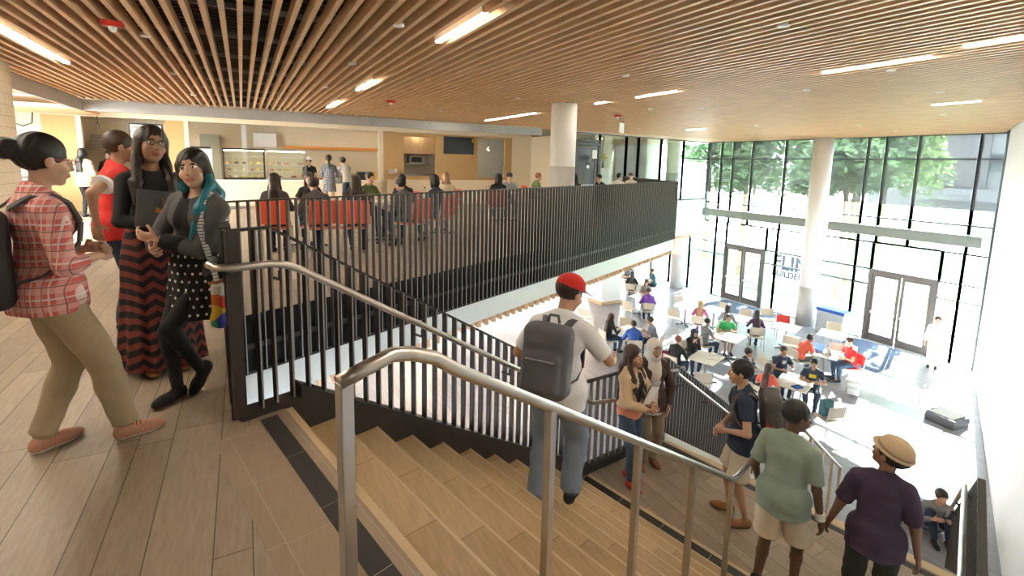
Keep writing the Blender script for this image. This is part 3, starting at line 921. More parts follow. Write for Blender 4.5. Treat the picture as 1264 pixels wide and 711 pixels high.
o = bxt('menu_board', 'white board in a black frame hanging in the left kitchen opening', 'board', -2.62, -1.86, YK + .16, YK + .19, 1.86, 2.33, 'blackp', [('board_face', 'paper', [(-2.58, -1.90, YK + .145, YK + .16, 1.90, 2.29)]), ('board_hanger', 'grey', [(-2.5, -2.49, YK + .17, YK + .18, 2.33, 2.66), (-2.0, -1.99, YK + .17, YK + .18, 2.33, 2.66)]), ('board_heading', 'grey', [(-2.53, -2.36, YK + .14, YK + .146, 2.2, 2.25)])])
bxt('fire_call_point', 'tiny red call point beside the extractor hood', 'call point', -3.34, -3.24, 18.13, 18.18, 1.66, 1.76, 'red')
# screen, picture windows
o = bxt('wall_screen', 'black flat television on the tan wall panel', 'television', 6.22, 7.36, YK - .07, YK - .02, 1.77, 2.37, 'blackp', [('screen_panel', M('screen_glass', (.01, .018, .03), .12), [(6.25, 7.33, YK - .075, YK - .07, 1.80, 2.34)]), ('sticker', M('yellow_sticker', (.7, .6, .02)), [(7.27, 7.33, YK - .08, YK - .074, 2.18, 2.33)])])
mb = MB(); mb.b2(4.7, 9.7, 18.3, 18.4, 0, 2.66); mb.b2(6.6, 6.7, 16.58, 18.3, 0, 2.66); struct('wall_pantry', mb, 'white')
bxt('pantry_cabinet', 'pale wood wall cabinet seen through the kitchen hatch', 'cabinet', 4.95, 6.45, 17.6, 17.95, 1.75, 2.45, 'wood', [('door', M('pale_maple', (.72, .52, .33), .5), [(4.96, 5.69, 17.58, 17.6, 1.76, 2.44), (5.71, 6.44, 17.58, 17.6, 1.76, 2.44)])])
bxt('pantry_worktop', 'steel worktop inside the kitchen hatch', 'worktop', 4.8, 6.5, 17.3, 17.95, .9, 1.02, 'steel')
bxt('microwave', 'grey microwave on the shelf inside the kitchen hatch', 'microwave', 5.35, 5.95, 17.55, 17.95, 1.42, 1.68, 'grey', [('microwave_window', 'blackp', [(5.40, 5.8, 17.54, 17.551, 1.46, 1.64)])])
bxt('hatch_shelf', 'thin shelf under the grey microwave', 'shelf', 5.1, 6.1, 17.5, 17.95, 1.38, 1.415, 'steel')
bxt('hatch_sill_items', 'small white napkin box on the tan wall beside the hatch', 'napkin box', 4.45, 4.56, YK - .05, YK - .012, 1.08, 1.22, 'white')
pl = thing('pendant_lamp', 'small pendant lamp hanging behind the right-hand picture window', 'lamp', (8.35, 17.2, 2.3))
mb = MB(); mb.tube([(0, 0, .36), (0, 0, -.2)], .008, 6); mb.build('cord', 'grey', pl)
mb = MB(); mb.lathe((0, 0, -.33), [(.13, 0), (.12, .02), (.05, .09), (.025, .14)], 16); mb.build('shade', 'steel', pl)
mb = MB(); mb.ball((0, 0, -.32), .03); mb.build('bulb', 'kitchenlamp', pl)
# kitchen ceiling lamps
kl = 0
for (x, y, lab) in ((-5.2, 15.3, 'flush round ceiling lamp over the far left of the servery'), (-3.0, 17.8, 'flush round ceiling lamp in the left kitchen bay'), (-1.0, 17.6, 'flush round ceiling lamp above the pastry cooler'), (1.6, 17.4, 'flush round ceiling lamp above the right pastry case'), (3.2, 17.6, 'flush round ceiling lamp above the coffee counter'), (5.6, 17.4, 'flush round ceiling lamp in the pantry'), (8.0, 17.3, 'flush round ceiling lamp behind the right-hand picture window'), (13.6, 17.0, 'flush round ceiling lamp in the glazed office'), (-1.2, 15.3, 'flush round ceiling lamp in front of the left servery bay'), (2.2, 15.3, 'flush round ceiling lamp in front of the coffee counter'), (6.0, 15.3, 'flush round ceiling lamp in front of the tan wall')):
    o = thing('round_ceiling_lamp', lab, 'ceiling light', (x, y, 2.66), group='round kitchen lamps')
    mb = MB(); mb.lathe((0, 0, -.03), [(.15, 0), (.16, .03)], 20); mb.build('rim', 'white', o)
    mb = MB(); mb.lathe((0, 0, -.035), [(.135, 0), (.135, .004)], 20); mb.build('diffuser', 'kitchenlamp', o)
# back-of-house lamps of the ground floor (under the balcony)
for (x, y, lab) in ((2.5, 11, 'recessed ceiling light under the balcony nearest the stairs'), (5.5, 13.5, 'recessed ceiling light under the middle of the balcony'), (9, 15.5, 'recessed ceiling light near the white pier'), (.5, 14.5, 'recessed ceiling light deep under the cafe'), (13.5, 18.5, 'recessed ceiling light behind the white pier'), (6, 19, 'recessed ceiling light at the back of the ground floor')):
    o = thing('recessed_light', lab, 'ceiling light', (x, y, -1.035), group='recessed lights under the balcony')
    mb = MB(); mb.b2(-.65, .65, -.17, .17, -.02, .02); mb.build('trim_ring', 'white', o)
    mb = MB(); mb.b2(-.6, .6, -.12, .12, -.03, -.02); mb.build('diffuser', 'warmlamp', o)

# office things
v = thing('flower_vase', 'blue vase of yellow flowers behind the office glass', 'vase', (12.35, 15.22, 1.38))
mb = MB(); mb.lathe((0, 0, 0), [(.04, 0), (.07, .06), (.05, .14), (.03, .2), (.045, .24)], 14); mb.build('vase_body', M('blue_glaze', (.02, .03, .22), .25), v, smooth=True)
mb = MB()
for k in range(26):
    a_ = rng.uniform(0, 6.28); r_ = rng.uniform(0, .17); mb.ball((r_ * math.cos(a_), r_ * math.sin(a_), .38 + rng.uniform(-.06, .16)), rng.uniform(.025, .045), 6, 4)
mb.build('blossom', M('yellow_petal', (.75, .6, .02)), v)['kind'] = 'stuff'
mb = MB()
for k in range(12):
    a_ = rng.uniform(0, 6.28); mb.tube([(0, 0, .2), (.12 * math.cos(a_), .12 * math.sin(a_), .4)], .006, 5)
mb.build('stems', M('stem_green', (.08, .2, .04)), v)['kind'] = 'stuff'
bxt('flower_stand', 'white stand under the vase of yellow flowers', 'stand', 12.15, 12.6, 15.08, 15.4, 0, 1.375, 'white')
bxt('framed_drawing', 'pale framed drawing on the cream office wall', 'picture', 14.2, 14.72, 18.36, 18.4, 1.45, 2.25, 'grey', [('drawing', 'paper', [(14.24, 14.68, 18.35, 18.361, 1.49, 2.21)])])
bxt('door_notice', 'sheet of white paper taped to the office door', 'notice', 11.5, 11.72, office_y(11.6) - .02, office_y(11.6) - .01, 1.73, 2.05, 'paper')
bxt('push_plate_sign', 'small dark framed notice on the office door', 'sign', 11.18, 11.36, office_y(11.3) - .03, office_y(11.3) - .018, 1.32, 1.52, 'blackp', [('notice_sheet', 'paper', [(11.21, 11.33, office_y(11.3) - .034, office_y(11.3) - .03, 1.36, 1.48)])])
# projector under the end of the balcony
pr = thing('projector', 'grey projector hung under the far end of the balcony', 'projector', (11.6, 11.6, -1.05))
mb = MB(); mb.box((0, 0, -.1), (.5, .42, .16), .3); mb.build('casing', M('projector_grey', (.32, .38, .38)), pr, bevel=.015)
mb = MB(); mb.bar((0, 0, -.02), (0, 0, .25), .05, .05); mb.build('mount', 'grey', pr)
mb = MB(); mb.lathe((0, 0, 0), [(.05, 0), (.055, .06)], 14); l_ = mb.build('lens', 'blackp', pr); l_.rotation_euler = (PI / 2, 0, .3); l_.location = (.05, -.2, -.1)

# ------------------------------------------------------------------ ground floor fixed items
mb = MB(); mb.b2(15.9, 19.0, 6.9, 8.85, ZF, ZF + .012); o = mb.build('entrance_mat', 'matblue', origin=(17.4, 7.9, ZF)); tag(o, 'dark blue entrance mat inside the right-hand glass doors', 'mat')
mb = MB(); mb.b2(16.9, 19.05, 11.6, 14.3, ZF, ZF + .012); o = mb.build('entrance_mat', 'matblue', origin=(18, 13, ZF)); tag(o, 'dark blue entrance mat inside the left-hand glass doors', 'mat')
pl_ = thing('planter_bench', 'low dark four-sided planter box on the sunlit floor', 'planter', (14.5, 4.62, ZF))
mb = MB(); ring = [(-.32, -.26), (.28, -.34), (.36, .24), (-.24, .33)]
mb.prism(ring, 0, .22); mb.build('box', M('planter_dark', (.06, .06, .065), .6), pl_)
mb = MB(); mb.prism([(x * .8, y * .8) for x, y in ring], .22, .235); mb.build('soil', M('soil', (.5, .48, .45)), pl_)
tb = thing('recycling_bin', 'blue topped recycling bin against the glass beside the large column', 'bin', (18.75, 9.55, ZF))
mb = MB(); mb.box((0, 0, .4), (.45, .95, .8)); mb.build('body', M('bin_white', (.5, .55, .6)), tb, bevel=.02)
mb = MB(); mb.box((0, 0, .85), (.5, 1.0, .12)); mb.build('lid', M('bin_blue', (.02, .10, .45), .4), tb, bevel=.02)

# ------------------------------------------------------------------ outdoors
mb = MB(); mb.prism([(XG + .1, -60), (160, -60), (160, 120), (XG + .1, 120)], ZF - .25, ZF - .03)
struct('ground', mb, 'concrete').name = 'floor'
def lawn(k, poly, h=.0):
    mb = MB(); mb.prism(poly, ZF - .03, ZF + .03); o = mb.build('lawn', 'grass', origin=(poly[0][0], poly[0][1], ZF)); tag(o, k, 'lawn')
lawn('strip of lawn outside the left-hand doors', [(22.6, 13.2), (29, 20), (34, 28), (29, 29), (24, 21.5), (21.6, 16.5)])
lawn('strip of lawn outside between the two pairs of doors', [(22.6, 9.0), (24.5, 12.6), (31, 19), (44, 24), (44, 15), (30, 9.4)])
lawn('strip of lawn outside the right-hand doors', [(22.8, 4.5), (22.6, 8.2), (30, 8.6), (44, 14), (44, 4)])
leafm = [M('leaf_green_a', (.20, .32, .14), .8, var=.4, scale=2), M('leaf_green_b', (.30, .42, .16), .8, var=.4, scale=2), M('leaf_green_c', (.15, .25, .12), .8, var=.4, scale=2)]
barkm = M('bark', (.16, .11, .07), .9)
def tree(x, y, h, r, label, mi, n=1500, seed=0):
    rg = random.Random(seed)
    o = thing('tree', label, 'tree', (x, y, ZF), group='trees outside')
    mb = MB(); mb.tube([(0, 0, 0), (.1, .05, h * .35), (0, .1, h * .75)], [.15, .12, .05], 8)
    for k in range(7):
        a_ = k * .9; mb.tube([(.05, .03, h * (.4 + .04 * k)), (r * .6 * math.cos(a_), r * .6 * math.sin(a_), h * (.55 + .05 * k))], [.05, .02], 6)
    mb.build('trunk', barkm, o)
    mb = MB(); cl = [(rg.uniform(-.6, .6) * r, rg.uniform(-.6, .6) * r, h * rg.uniform(.50, .90), r * rg.uniform(.35, .55)) for _ in range(12)]
    vs = []; fs = []
    for k in range(n):
        cx, cy, cz_, cr_ = cl[rg.randrange(12)]
        th = rg.uniform(0, 2 * PI); ph = math.acos(rg.uniform(-1, 1)); q = cr_ * (rg.random() ** .35)
        p = Vector((cx + q * math.sin(ph) * math.cos(th), cy + q * math.sin(ph) * math.sin(th), cz_ + q * math.cos(ph) * .9))
        a_ = Vector((rg.gauss(0, 1), rg.gauss(0, 1), rg.gauss(0, 1))).normalized(); b_ = a_.orthogonal().normalized(); s_ = rg.uniform(.14, .30)
        i0 = len(vs); vs += [p - a_ * s_, p + b_ * s_ * .5, p + a_ * s_, p - b_ * s_ * .5]; fs.append((i0, i0 + 1, i0 + 2, i0 + 3))
    mb.add(vs, fs); q = mb.build('foliage', leafm[mi], o); q['kind'] = 'stuff'
tree(24.2, 17.5, 11.2, 3.0, 'leafy tree outside, nearest the left end of the glass wall', 0, 5200, 1)
tree(27.5, 13.6, 11.8, 3.2, 'tall leafy tree outside, behind the left pair of doors', 2, 6000, 2)
tree(26.5, 21.8, 11.4, 3.0, 'dense tree outside beyond the left corner of the glass', 2, 5200, 3)
tree(31.5, 18.2, 11.2, 3.2, 'light green tree outside, farther back behind the doors', 1, 5200, 4)
tree(34.0, 15.2, 12.0, 3.2, 'pale green tree outside behind the large column', 1, 5600, 5)
tree(40.0, 19.5, 11.1, 3.4, 'pale green tree outside just right of the large column', 1, 5200, 6)
tree(24.4, 12.4, 10.2, 2.2, 'slim leafy tree outside close to the glass left of the large column', 0, 4800, 8)
tree(38.5, 27.0, 11, 3.8, 'dense dark tree far behind the left doors', 2, 5000, 21)
tree(34, 24.5, 10.5, 3.4, 'mid green tree outside, far left behind the office corner', 0, 5000, 22)
tree(44.5, 24.5, 11, 4.0, 'broad tree outside behind the large column, farthest back', 0, 5000, 23)
def bush(x, y, r, label, seed):
    rg = random.Random(seed); mb = MB(); vs = []; fs = []
    for k in range(700):
        p = Vector((rg.gauss(0, .4) * r, rg.gauss(0, .4) * r, abs(rg.gauss(0, .6)) * r * 1.3))
        a_ = Vector((rg.gauss(0, 1), rg.gauss(0, 1), rg.gauss(0, 1))).normalized(); b_ = a_.orthogonal().normalized(); s_ = rg.uniform(.1, .2)
        i0 = len(vs); vs += [p - a_ * s_, p + b_ * s_ * .5, p + a_ * s_, p - b_ * s_ * .5]; fs.append((i0, i0 + 1, i0 + 2, i0 + 3))
    mb.add(vs, fs); o = mb.build('shrub', leafm[1]); o.location = (x, y, ZF + .02); tag(o, label, 'shrub')
bush(46, 18.6, 2.2, 'green shrub outside in front of the grey building', 11)
# the building across the plaza
bd = thing('building', 'large grey building across the plaza, seen through the right-hand upper panes', 'building', (60, 10, ZF)); og = (60, 10, ZF)
mb = MB(); mb.b2(56, 70, -30, 26.5, ZF, 13); mb.b2(54.5, 56, -30, 22, ZF + 3.6, ZF + 4.6); mb.build('wall', M('grey_building', (.20, .20, .21), .9), bd, origin=og)
mb = MB()
for k in range(9):
    mb.b2(55.9, 55.99, 20 - k * 5.2, 24 - k * 5.2, ZF + 6.2, ZF + 7.6)
mb.build('window_band', M('dark_glazing', (.05, .06, .08), .2), bd, origin=og)
mb = MB(); mb.b2(55.8, 56, 17.5, 20.5, ZF + 4.8, 13.2); mb.build('pilaster', M('building_dark', (.12, .11, .12)), bd, origin=og)
# banner
bn = thing('banner', 'white outdoor banner lettered FLINT BUILDERS in blue, behind the left glass', 'banner', (24.0, 14.35, ZF)); og = (24.0, 14.35, ZF)
mb = MB(); mb.b2(24.0, 24.05, 12.9, 15.5, -4.05, -2.78); mb.build('sheet', 'paper', bn, origin=og)
blue = M('banner_blue', (.003, .010, .03), .6)
mb = MB(); mb.b2(23.985, 24.0, 12.95, 15.45, -3.60, -3.56); mb.build('rule', blue, bn, origin=og)
mb = MB()
for yy in (12.95, 15.45): mb.bar((24.06, yy, ZF), (24.06, yy, -2.75), .05, .05)
mb.build('banner_post', 'grey', bn, origin=og)
def text(body, size, loc, rot, mat, parent, name='lettering', ext=.004, ax='LEFT', bold=0.0):
    c = bpy.data.curves.new(name, 'FONT'); c.body = body; c.size = size; c.extrude = ext; c.align_x = ax; c.offset = bold
    t_ = bpy.data.objects.new(name, c); C.objects.link(t_)
    dg = bpy.context.evaluated_depsgraph_get(); me = bpy.data.meshes.new_from_object(t_.evaluated_get(dg))
    bpy.data.objects.remove(t_); o_ = bpy.data.objects.new(name, me); me.materials.clear(); me.materials.append(mat); C.objects.link(o_)
    o_.parent = parent; o_.location = loc; o_.rotation_euler = rot
    return o_
text('FLINT', .95, (-.02, 1.05, -3.52 - ZF), (PI / 2, 0, -PI / 2), blue, bn, 'banner_name', bold=.03)
text('BUILDERS', .42, (-.02, 1.05, -3.95 - ZF), (PI / 2, 0, -PI / 2), blue, bn, 'banner_subtitle', bold=.012)
# ------------------------------------------------------------------ organic surfaces: signed distance fields meshed by surface nets
class Field:
    def __init__(s, lo, hi, res):
        s.res = res; s.lo = np.array(lo, float) - 2 * res
        n = np.ceil((np.array(hi, float) + 2 * res - s.lo) / res).astype(int) + 1
        s.ax = [s.lo[i] + res * np.arange(n[i]) for i in range(3)]
        s.F = np.full(tuple(n), 0.5, np.float32)
    def sl(s, lo, hi, m=0.035):
        out = []
        for i in range(3):
            a = int(np.floor((lo[i] - m - s.lo[i]) / s.res)); b = int(np.ceil((hi[i] + m - s.lo[i]) / s.res)) + 1
            out.append(slice(max(a, 0), max(min(b, len(s.ax[i])), 0)))
        return tuple(out)
    def grid(s, q):
        return (s.ax[0][q[0]][:, None, None], s.ax[1][q[1]][None, :, None], s.ax[2][q[2]][None, None, :])
    def comb(s, q, d, k, op):
        f = s.F[q]
        if f.size == 0: return
        if op == 'u':
            if k > 0:
                h = np.clip(0.5 + 0.5 * (f - d) / k, 0, 1); s.F[q] = f * (1 - h) + d * h - k * h * (1 - h)
            else: s.F[q] = np.minimum(f, d)
        elif op == 's':
            if k > 0:
                h = np.clip(0.5 - 0.5 * (f + d) / k, 0, 1); s.F[q] = f * (1 - h) - d * h + k * h * (1 - h)
            else: s.F[q] = np.maximum(f, -d)
    def cap(s, a, b, ra, rb, k=0.02, op='u', flat=None):
        a = np.array(a, float); b = np.array(b, float); R = max(ra, rb)
        q = s.sl(np.minimum(a, b) - R, np.maximum(a, b) + R); X, Y, Z = s.grid(q)
        ba = b - a; L2 = max(ba @ ba, 1e-9)
        t = np.clip(((X - a[0]) * ba[0] + (Y - a[1]) * ba[1] + (Z - a[2]) * ba[2]) / L2, 0, 1)
        d = np.sqrt((X - a[0] - t * ba[0]) ** 2 + (Y - a[1] - t * ba[1]) ** 2 + (Z - a[2] - t * ba[2]) ** 2) - (ra + (rb - ra) * t)
        if flat is not None:
            p, n = flat
            d = np.maximum(d, (X - p[0]) * n[0] + (Y - p[1]) * n[1] + (Z - p[2]) * n[2])
        s.comb(q, d, k, op)
    def ell(s, c, r, R=None, k=0.02, op='u'):
        c = np.array(c, float); r = np.array(r, float); R = np.eye(3) if R is None else np.array(R, float)
        e = np.sqrt(((R * r[None, :]) ** 2).sum(1))
        q = s.sl(c - e, c + e); X, Y, Z = s.grid(q); X = X - c[0]; Y = Y - c[1]; Z = Z - c[2]
        u = [X * R[0, i] + Y * R[1, i] + Z * R[2, i] for i in range(3)]
        k0 = np.sqrt(sum((u[i] / r[i]) ** 2 for i in range(3))); k1 = np.sqrt(sum((u[i] / r[i] ** 2) ** 2 for i in range(3))) + 1e-6
        s.comb(q, (k0 * (k0 - 1) / k1).astype(np.float32), k, op)
    def rbox(s, c, h, r, R=None, k=0.0, op='u'):
        c = np.array(c, float); h = np.array(h, float) - r; R = np.eye(3) if R is None else np.array(R, float)
        e = (np.abs(R) * (h + r)[None, :]).sum(1)
        q = s.sl(c - e, c + e); X, Y, Z = s.grid(q); X = X - c[0]; Y = Y - c[1]; Z = Z - c[2]
        u = [np.abs(X * R[0, i] + Y * R[1, i] + Z * R[2, i]) - h[i] for i in range(3)]
        d = np.sqrt(sum(np.maximum(v, 0) ** 2 for v in u)) + np.minimum(np.maximum(np.maximum(u[0], u[1]), u[2]), 0) - r
        s.comb(q, d, k, op)
    def cut(s, p, n):
        """keep the side the normal n points away from"""
        X, Y, Z = s.ax[0][:, None, None], s.ax[1][None, :, None], s.ax[2][None, None, :]
        s.F = np.maximum(s.F, ((X - p[0]) * n[0] + (Y - p[1]) * n[1] + (Z - p[2]) * n[2]).astype(np.float32))
    def cutcap(s, a, b, r, n, p):
        """cut by a plane only inside the capsule a-b"""
        a = np.array(a, float); b = np.array(b, float)
        q = s.sl(np.minimum(a, b) - r, np.maximum(a, b) + r, 0); X, Y, Z = s.grid(q)
        s.F[q] = np.maximum(s.F[q], ((X - p[0]) * n[0] + (Y - p[1]) * n[1] + (Z - p[2]) * n[2]))
    def wrinkle(s, amp, f=38.0, ph=0.0):
        X, Y, Z = s.ax[0][:, None, None], s.ax[1][None, :, None], s.ax[2][None, None, :]
        w = np.sin(f * (Z + .45 * X) + 4 * np.sin(7 * Y + ph) + ph) * np.sin(f * .37 * (X - Y) + 3 * np.sin(9 * Z + 2 * ph)) + .5 * np.sin(f * .6 * (Z - .8 * Y) + 5 * np.sin(6 * X + ph))
        s.F += (amp * w).astype(np.float32)
    def mesh(s):
        F = s.F; neg = F < 0
        nx, ny, nz = F.shape
        c = neg[:-1, :-1, :-1].astype(np.int8)
        tot = np.zeros((nx - 1, ny - 1, nz - 1), np.int8)
        for i in (0, 1):
            for j in (0, 1):
                for k in (0, 1): tot += neg[i:nx - 1 + i, j:ny - 1 + j, k:nz - 1 + k]
        act = (tot > 0) & (tot < 8)
        idx = np.argwhere(act)
        if len(idx) == 0: return np.zeros((0, 3)), np.zeros((0, 4), int)
        vid = np.full(act.shape, -1, np.int64); vid[act] = np.arange(len(idx))
        acc = np.zeros((len(idx), 3)); cnt = np.zeros(len(idx))
        I, J, K = idx.T
        cs = [(i, j, k) for i in (0, 1) for j in (0, 1) for k in (0, 1)]
        for a in cs:
            for d in range(3):
                if a[d]: continue
                b = list(a); b[d] = 1
                fa = F[I + a[0], J + a[1], K + a[2]]; fb = F[I + b[0], J + b[1], K + b[2]]
                m = (fa < 0) != (fb < 0)
                t = np.where(m, fa / np.where(m, fa - fb, 1), 0)
                p = np.tile(np.array(a, float), (len(idx), 1)); p[:, d] += t
                acc[m] += p[m]; cnt[m] += 1
        V = s.lo + (idx + acc / cnt[:, None]) * s.res
        faces = []
        for d in range(3):
            sh = [slice(1, -1)] * 3; sh[d] = slice(0, None)
            a = [slice(1, n - 1) for n in F.shape]; b = list(a)
            a[d] = slice(0, F.shape[d] - 1); b[d] = slice(1, F.shape[d])
            na = neg[tuple(a)]; nb = neg[tuple(b)]
            e = np.argwhere(na != nb)
            if len(e) == 0: continue
            flip = na[tuple(e.T)]
            base = e.copy()
            for q in range(3):
                if q != d: base[:, q] += 1
            u, w = [(1, 2), (2, 0), (0, 1)][d]
            def off(du, dw):
                r = base.copy(); r[:, u] -= du; r[:, w] -= dw
                return vid[tuple(r.T)]
            qd = np.stack([off(0, 0), off(1, 0), off(1, 1), off(0, 1)], 1)
            qd[~flip] = qd[~flip][:, ::-1]
            faces.append(qd)
        Fc = np.concatenate(faces); Fc = Fc[(Fc >= 0).all(1)]
        return V, Fc

def npmesh(name, V, Fc, mats, parent=None, mi=None, smooth=True):
    me = bpy.data.meshes.new(name)
    me.vertices.add(len(V)); me.vertices.foreach_set('co', V.astype(np.float32).ravel())
    me.loops.add(len(Fc) * 4); me.loops.foreach_set('vertex_index', Fc.astype(np.int32).ravel())
    me.polygons.add(len(Fc)); me.polygons.foreach_set('loop_start', np.arange(0, len(Fc) * 4, 4, dtype=np.int32))
    me.update(calc_edges=True)
    for m in (mats if isinstance(mats, (list, tuple)) else [mats]): me.materials.append(m if not isinstance(m, str) else MT[m])
    if mi is not None: me.polygons.foreach_set('material_index', mi.astype(np.int32))
    if smooth: me.polygons.foreach_set('use_smooth', np.ones(len(Fc), bool))
    ob = bpy.data.objects.new(name, me); C.objects.link(ob)
    if parent is not None: ob.parent = parent
    return ob

def rotz(a): c, s_ = math.cos(a), math.sin(a); return np.array([[c, -s_, 0], [s_, c, 0], [0, 0, 1.]])
def rotx(a): c, s_ = math.cos(a), math.sin(a); return np.array([[1., 0, 0], [0, c, -s_], [0, s_, c]])
def roty(a): c, s_ = math.cos(a), math.sin(a); return np.array([[c, 0, s_], [0, 1., 0], [-s_, 0, c]])
def unit(v): v = np.array(v, float); return v / max(np.linalg.norm(v), 1e-9)
def ik(a, t, l1, l2, pole):
    a = np.array(a, float); t = np.array(t, float); d = t - a; L = np.linalg.norm(d); mx = (l1 + l2) * .995
    if L > mx: t = a + d / L * mx; L = mx; d = t - a
    if L < abs(l1 - l2) + .02: L = abs(l1 - l2) + .02
    u = d / np.linalg.norm(d); x = (l1 * l1 - l2 * l2 + L * L) / (2 * L); h = math.sqrt(max(l1 * l1 - x * x, 0))
    p = np.array(pole, float); p = p - u * (p @ u); p = unit(p)
    return a + u * x + p * h, a + u * L

SKIN = {}
def skin(col):
    if col not in SKIN: SKIN[col] = M('skin_tone_%d' % len(SKIN), col, 0.5, var=.05, scale=15)
    return SKIN[col]
HAIRM = {}
def hairm(col):
    if col not in HAIRM: HAIRM[col] = M('hair_tone_%d' % len(HAIRM), col, 0.42, var=.45, scale=30, bump=.3)
    return HAIRM[col]
CL = {}
def cloth(name, col, var=.10, scale=14, rough=.85):
    if name not in CL: CL[name] = M(name, col, rough, var=var, scale=scale, bump=.12)
    return CL[name]

HS = 1.10
def person(label, loc, az, H=1.62, skin_c=(.50, .29, .19), hair=('short', (.015, .012, .01)), fem=False, group=None,
           pel=None, lean=0, side=0, twist=0, head=(0, 0, 0), hands=None, elbow=None, feet=None, knee=None, footpitch=(0, 0), footyaw=(0, 0),
           top=None, bottom=None, shoes=None, res=.014, seat=None, build=1.0, extras=None, palm=(None, None), curl=(25, 25), lid=False, name='person'):
    """hands, feet: targets (x right, y forward, z up) in metres for a 1.7 m body, order left, right. az: facing azimuth in degrees"""
    s_ = H / 1.7
    root = thing(name, label, 'person', loc, -rad(az), group=group)
    pel = np.array(pel if pel is not None else ((0, 0, seat / s_ + .085) if seat else (0, 0, .93)), float)
    if hands is None: hands = ((-.26, .05, .80), (.26, .05, .80))
    if feet is None: feet = ((-.09, 0, .085), (.09, 0, .085))
    if elbow is None: elbow = ((-.5, -1, -.2), (.5, -1, -.2))
    if knee is None: knee = ((-.1, 1, .1), (.1, 1, .1))
    Rc = rotz(-rad(twist)) @ rotx(-rad(lean)) @ roty(rad(side))
    Rp = rotx(-rad(lean) * .25)
    sw = (.148 if fem else .168) * build
    neck = pel + Rp @ np.array([0, 0, .14]) + Rc @ np.array([0, 0, .335])
    mid = pel + Rp @ np.array([0, 0, .14]) + Rc @ np.array([0, 0, .12])
    sh = [neck + Rc @ np.array([sx * sw, 0, -.052]) for sx in (-1, 1)]
    hip = [pel + Rp @ np.array([sx * .09, 0, -.02]) for sx in (-1, 1)]
    el, wr = [], []
    for q in (0, 1):
        e, w = ik(sh[q], hands[q], .285, .25, Rc @ np.array(elbow[q], float)); el.append(e); wr.append(w)
    kn, an = [], []
    for q in (0, 1):
        k_, a_ = ik(hip[q], feet[q], .43, .415, knee[q]); kn.append(k_); an.append(a_)
    Rh = Rc @ np.eye(3)
    Rh = rotz(-rad(twist)) @ rotz(-rad(head[0])) @ rotx(-rad(head[1]) ) @ roty(rad(head[2]))
    hc = neck + Rc @ np.array([0, .012, .072]) + Rh @ np.array([0, .014, .122])
    pts = np.array([pel, neck, hc] + sh + el + wr + kn + an)
    J = dict(s=s_, pel=pel, neck=neck, mid=mid, sh=sh, el=el, wr=wr, hip=hip, kn=kn, an=an, Rc=Rc, Rh=Rh, Rp=Rp, hc=hc, root=root)
    fg = res < .010
    r_ = res / s_
    def H_(p): return hc + Rh @ (np.array(p, float) * HS)
    def torso(f, g, low=True, k=.035):
        b = build
        if low: f.ell(pel + Rp @ np.array([0, -.01, .0]), np.array([.165 * b, .118 * b, .125]) + g, Rp, k)
        f.ell(mid * .55 + pel * .45 + np.array([0, .0, .03]), np.array([(.132 if fem else .145) * b, .10 * b, .15]) + g, Rc, k)
        f.ell(neck * .45 + mid * .55 + Rc @ np.array([0, .0, .0]), np.array([(.142 if fem else .162) * b, .108 * b, .165]) + g, Rc, k)
        f.cap(sh[0] + Rc @ np.array([.02, 0, -.012]), sh[1] + Rc @ np.array([-.02, 0, -.012]), .050 + g, .050 + g, k)
        f.cap(neck + Rc @ np.array([0, -.01, .02]), neck + Rc @ np.array([0, -.01, -.08]), .055 + g, .10 + g, k)
        for sx in (0, 1): f.cap(neck + Rc @ np.array([0, -.015, .03]), sh[sx] + Rc @ np.array([0, 0, .005]), .036 + g, .042 + g, .03)
        if fem:
            for sx in (-1, 1): f.ell(neck * .6 + mid * .4 + Rc @ np.array([sx * .068, .070, -.03]), np.array([.056, .044, .056]) + g, Rc, .03)
    def arm(f, q, g, fr=2.0, k=.015):
        e = el[q]; w = wr[q]; a = sh[q]
        if fr <= 1:
            d_ = unit(e - a); e_ = a + (e - a) * fr
            f.cap(a, e_ + d_ * .06 * (g > .001), .054 + g * 1.1, .050 + g * 1.5, k, flat=(e_, d_) if g > .001 else None); return
        f.cap(a, e, .052 + g, .040 + g, k)
        g2 = fr - 1; d_ = unit(w - e); e_ = e + (w - e) * g2
        f.cap(e, e_ + d_ * .05 * (g > .001), .041 + g, .041 - .014 * g2 + g, k, flat=(e_, d_) if g > .001 else None)
    def leg(f, q, g, fr=2.0, k=.02):
        h, k_, a = hip[q], kn[q], an[q]
        if fr <= 1:
            d_ = unit(k_ - h); e_ = h + (k_ - h) * fr
            f.cap(h, e_ + d_ * .09, .086 * build + g * .5, .078 * build + g, k, flat=(e_, d_)); return
        f.cap(h, k_, .086 * build + g, .058 + g, k)
        g2 = fr - 1; m_ = k_ + (a - k_) * min(.35, g2)
        f.cap(k_, m_, .056 + g, .054 + g, k)
        if g2 > .35: f.cap(m_, k_ + (a - k_) * g2, .053 + g, .053 - .018 * (g2 - .35) / .65 + g, k)
    def newf(pp, m=.14): 
        pp = np.array(pp); return Field(pp.min(0) - m, pp.max(0) + m, r_)
    def finish(f, nm, mat, par=root, mi=None):
        V, Fc = f.mesh()
        if len(V) == 0: return None
        m = mi(V, Fc) if mi else None
        return npmesh(nm, V * s_, Fc, mat, par, m)
    # --- body
    f = newf(list(pts) + [H_((0, 0, .1))], .24 if True else .1)
    torso(f, -.012)
    f.cap(neck + Rc @ np.array([0, 0, -.03]), hc + Rh @ np.array([0, -.02, -.03]), .052 if not fem else .045, .048 if not fem else .042, .02)
    for q in (0, 1): arm(f, q, -.004); leg(f, q, -.008)
    # head
    f.ell(H_((0, -.014, .03)), HS * np.array((.073, .091, .085)), Rh, .012)
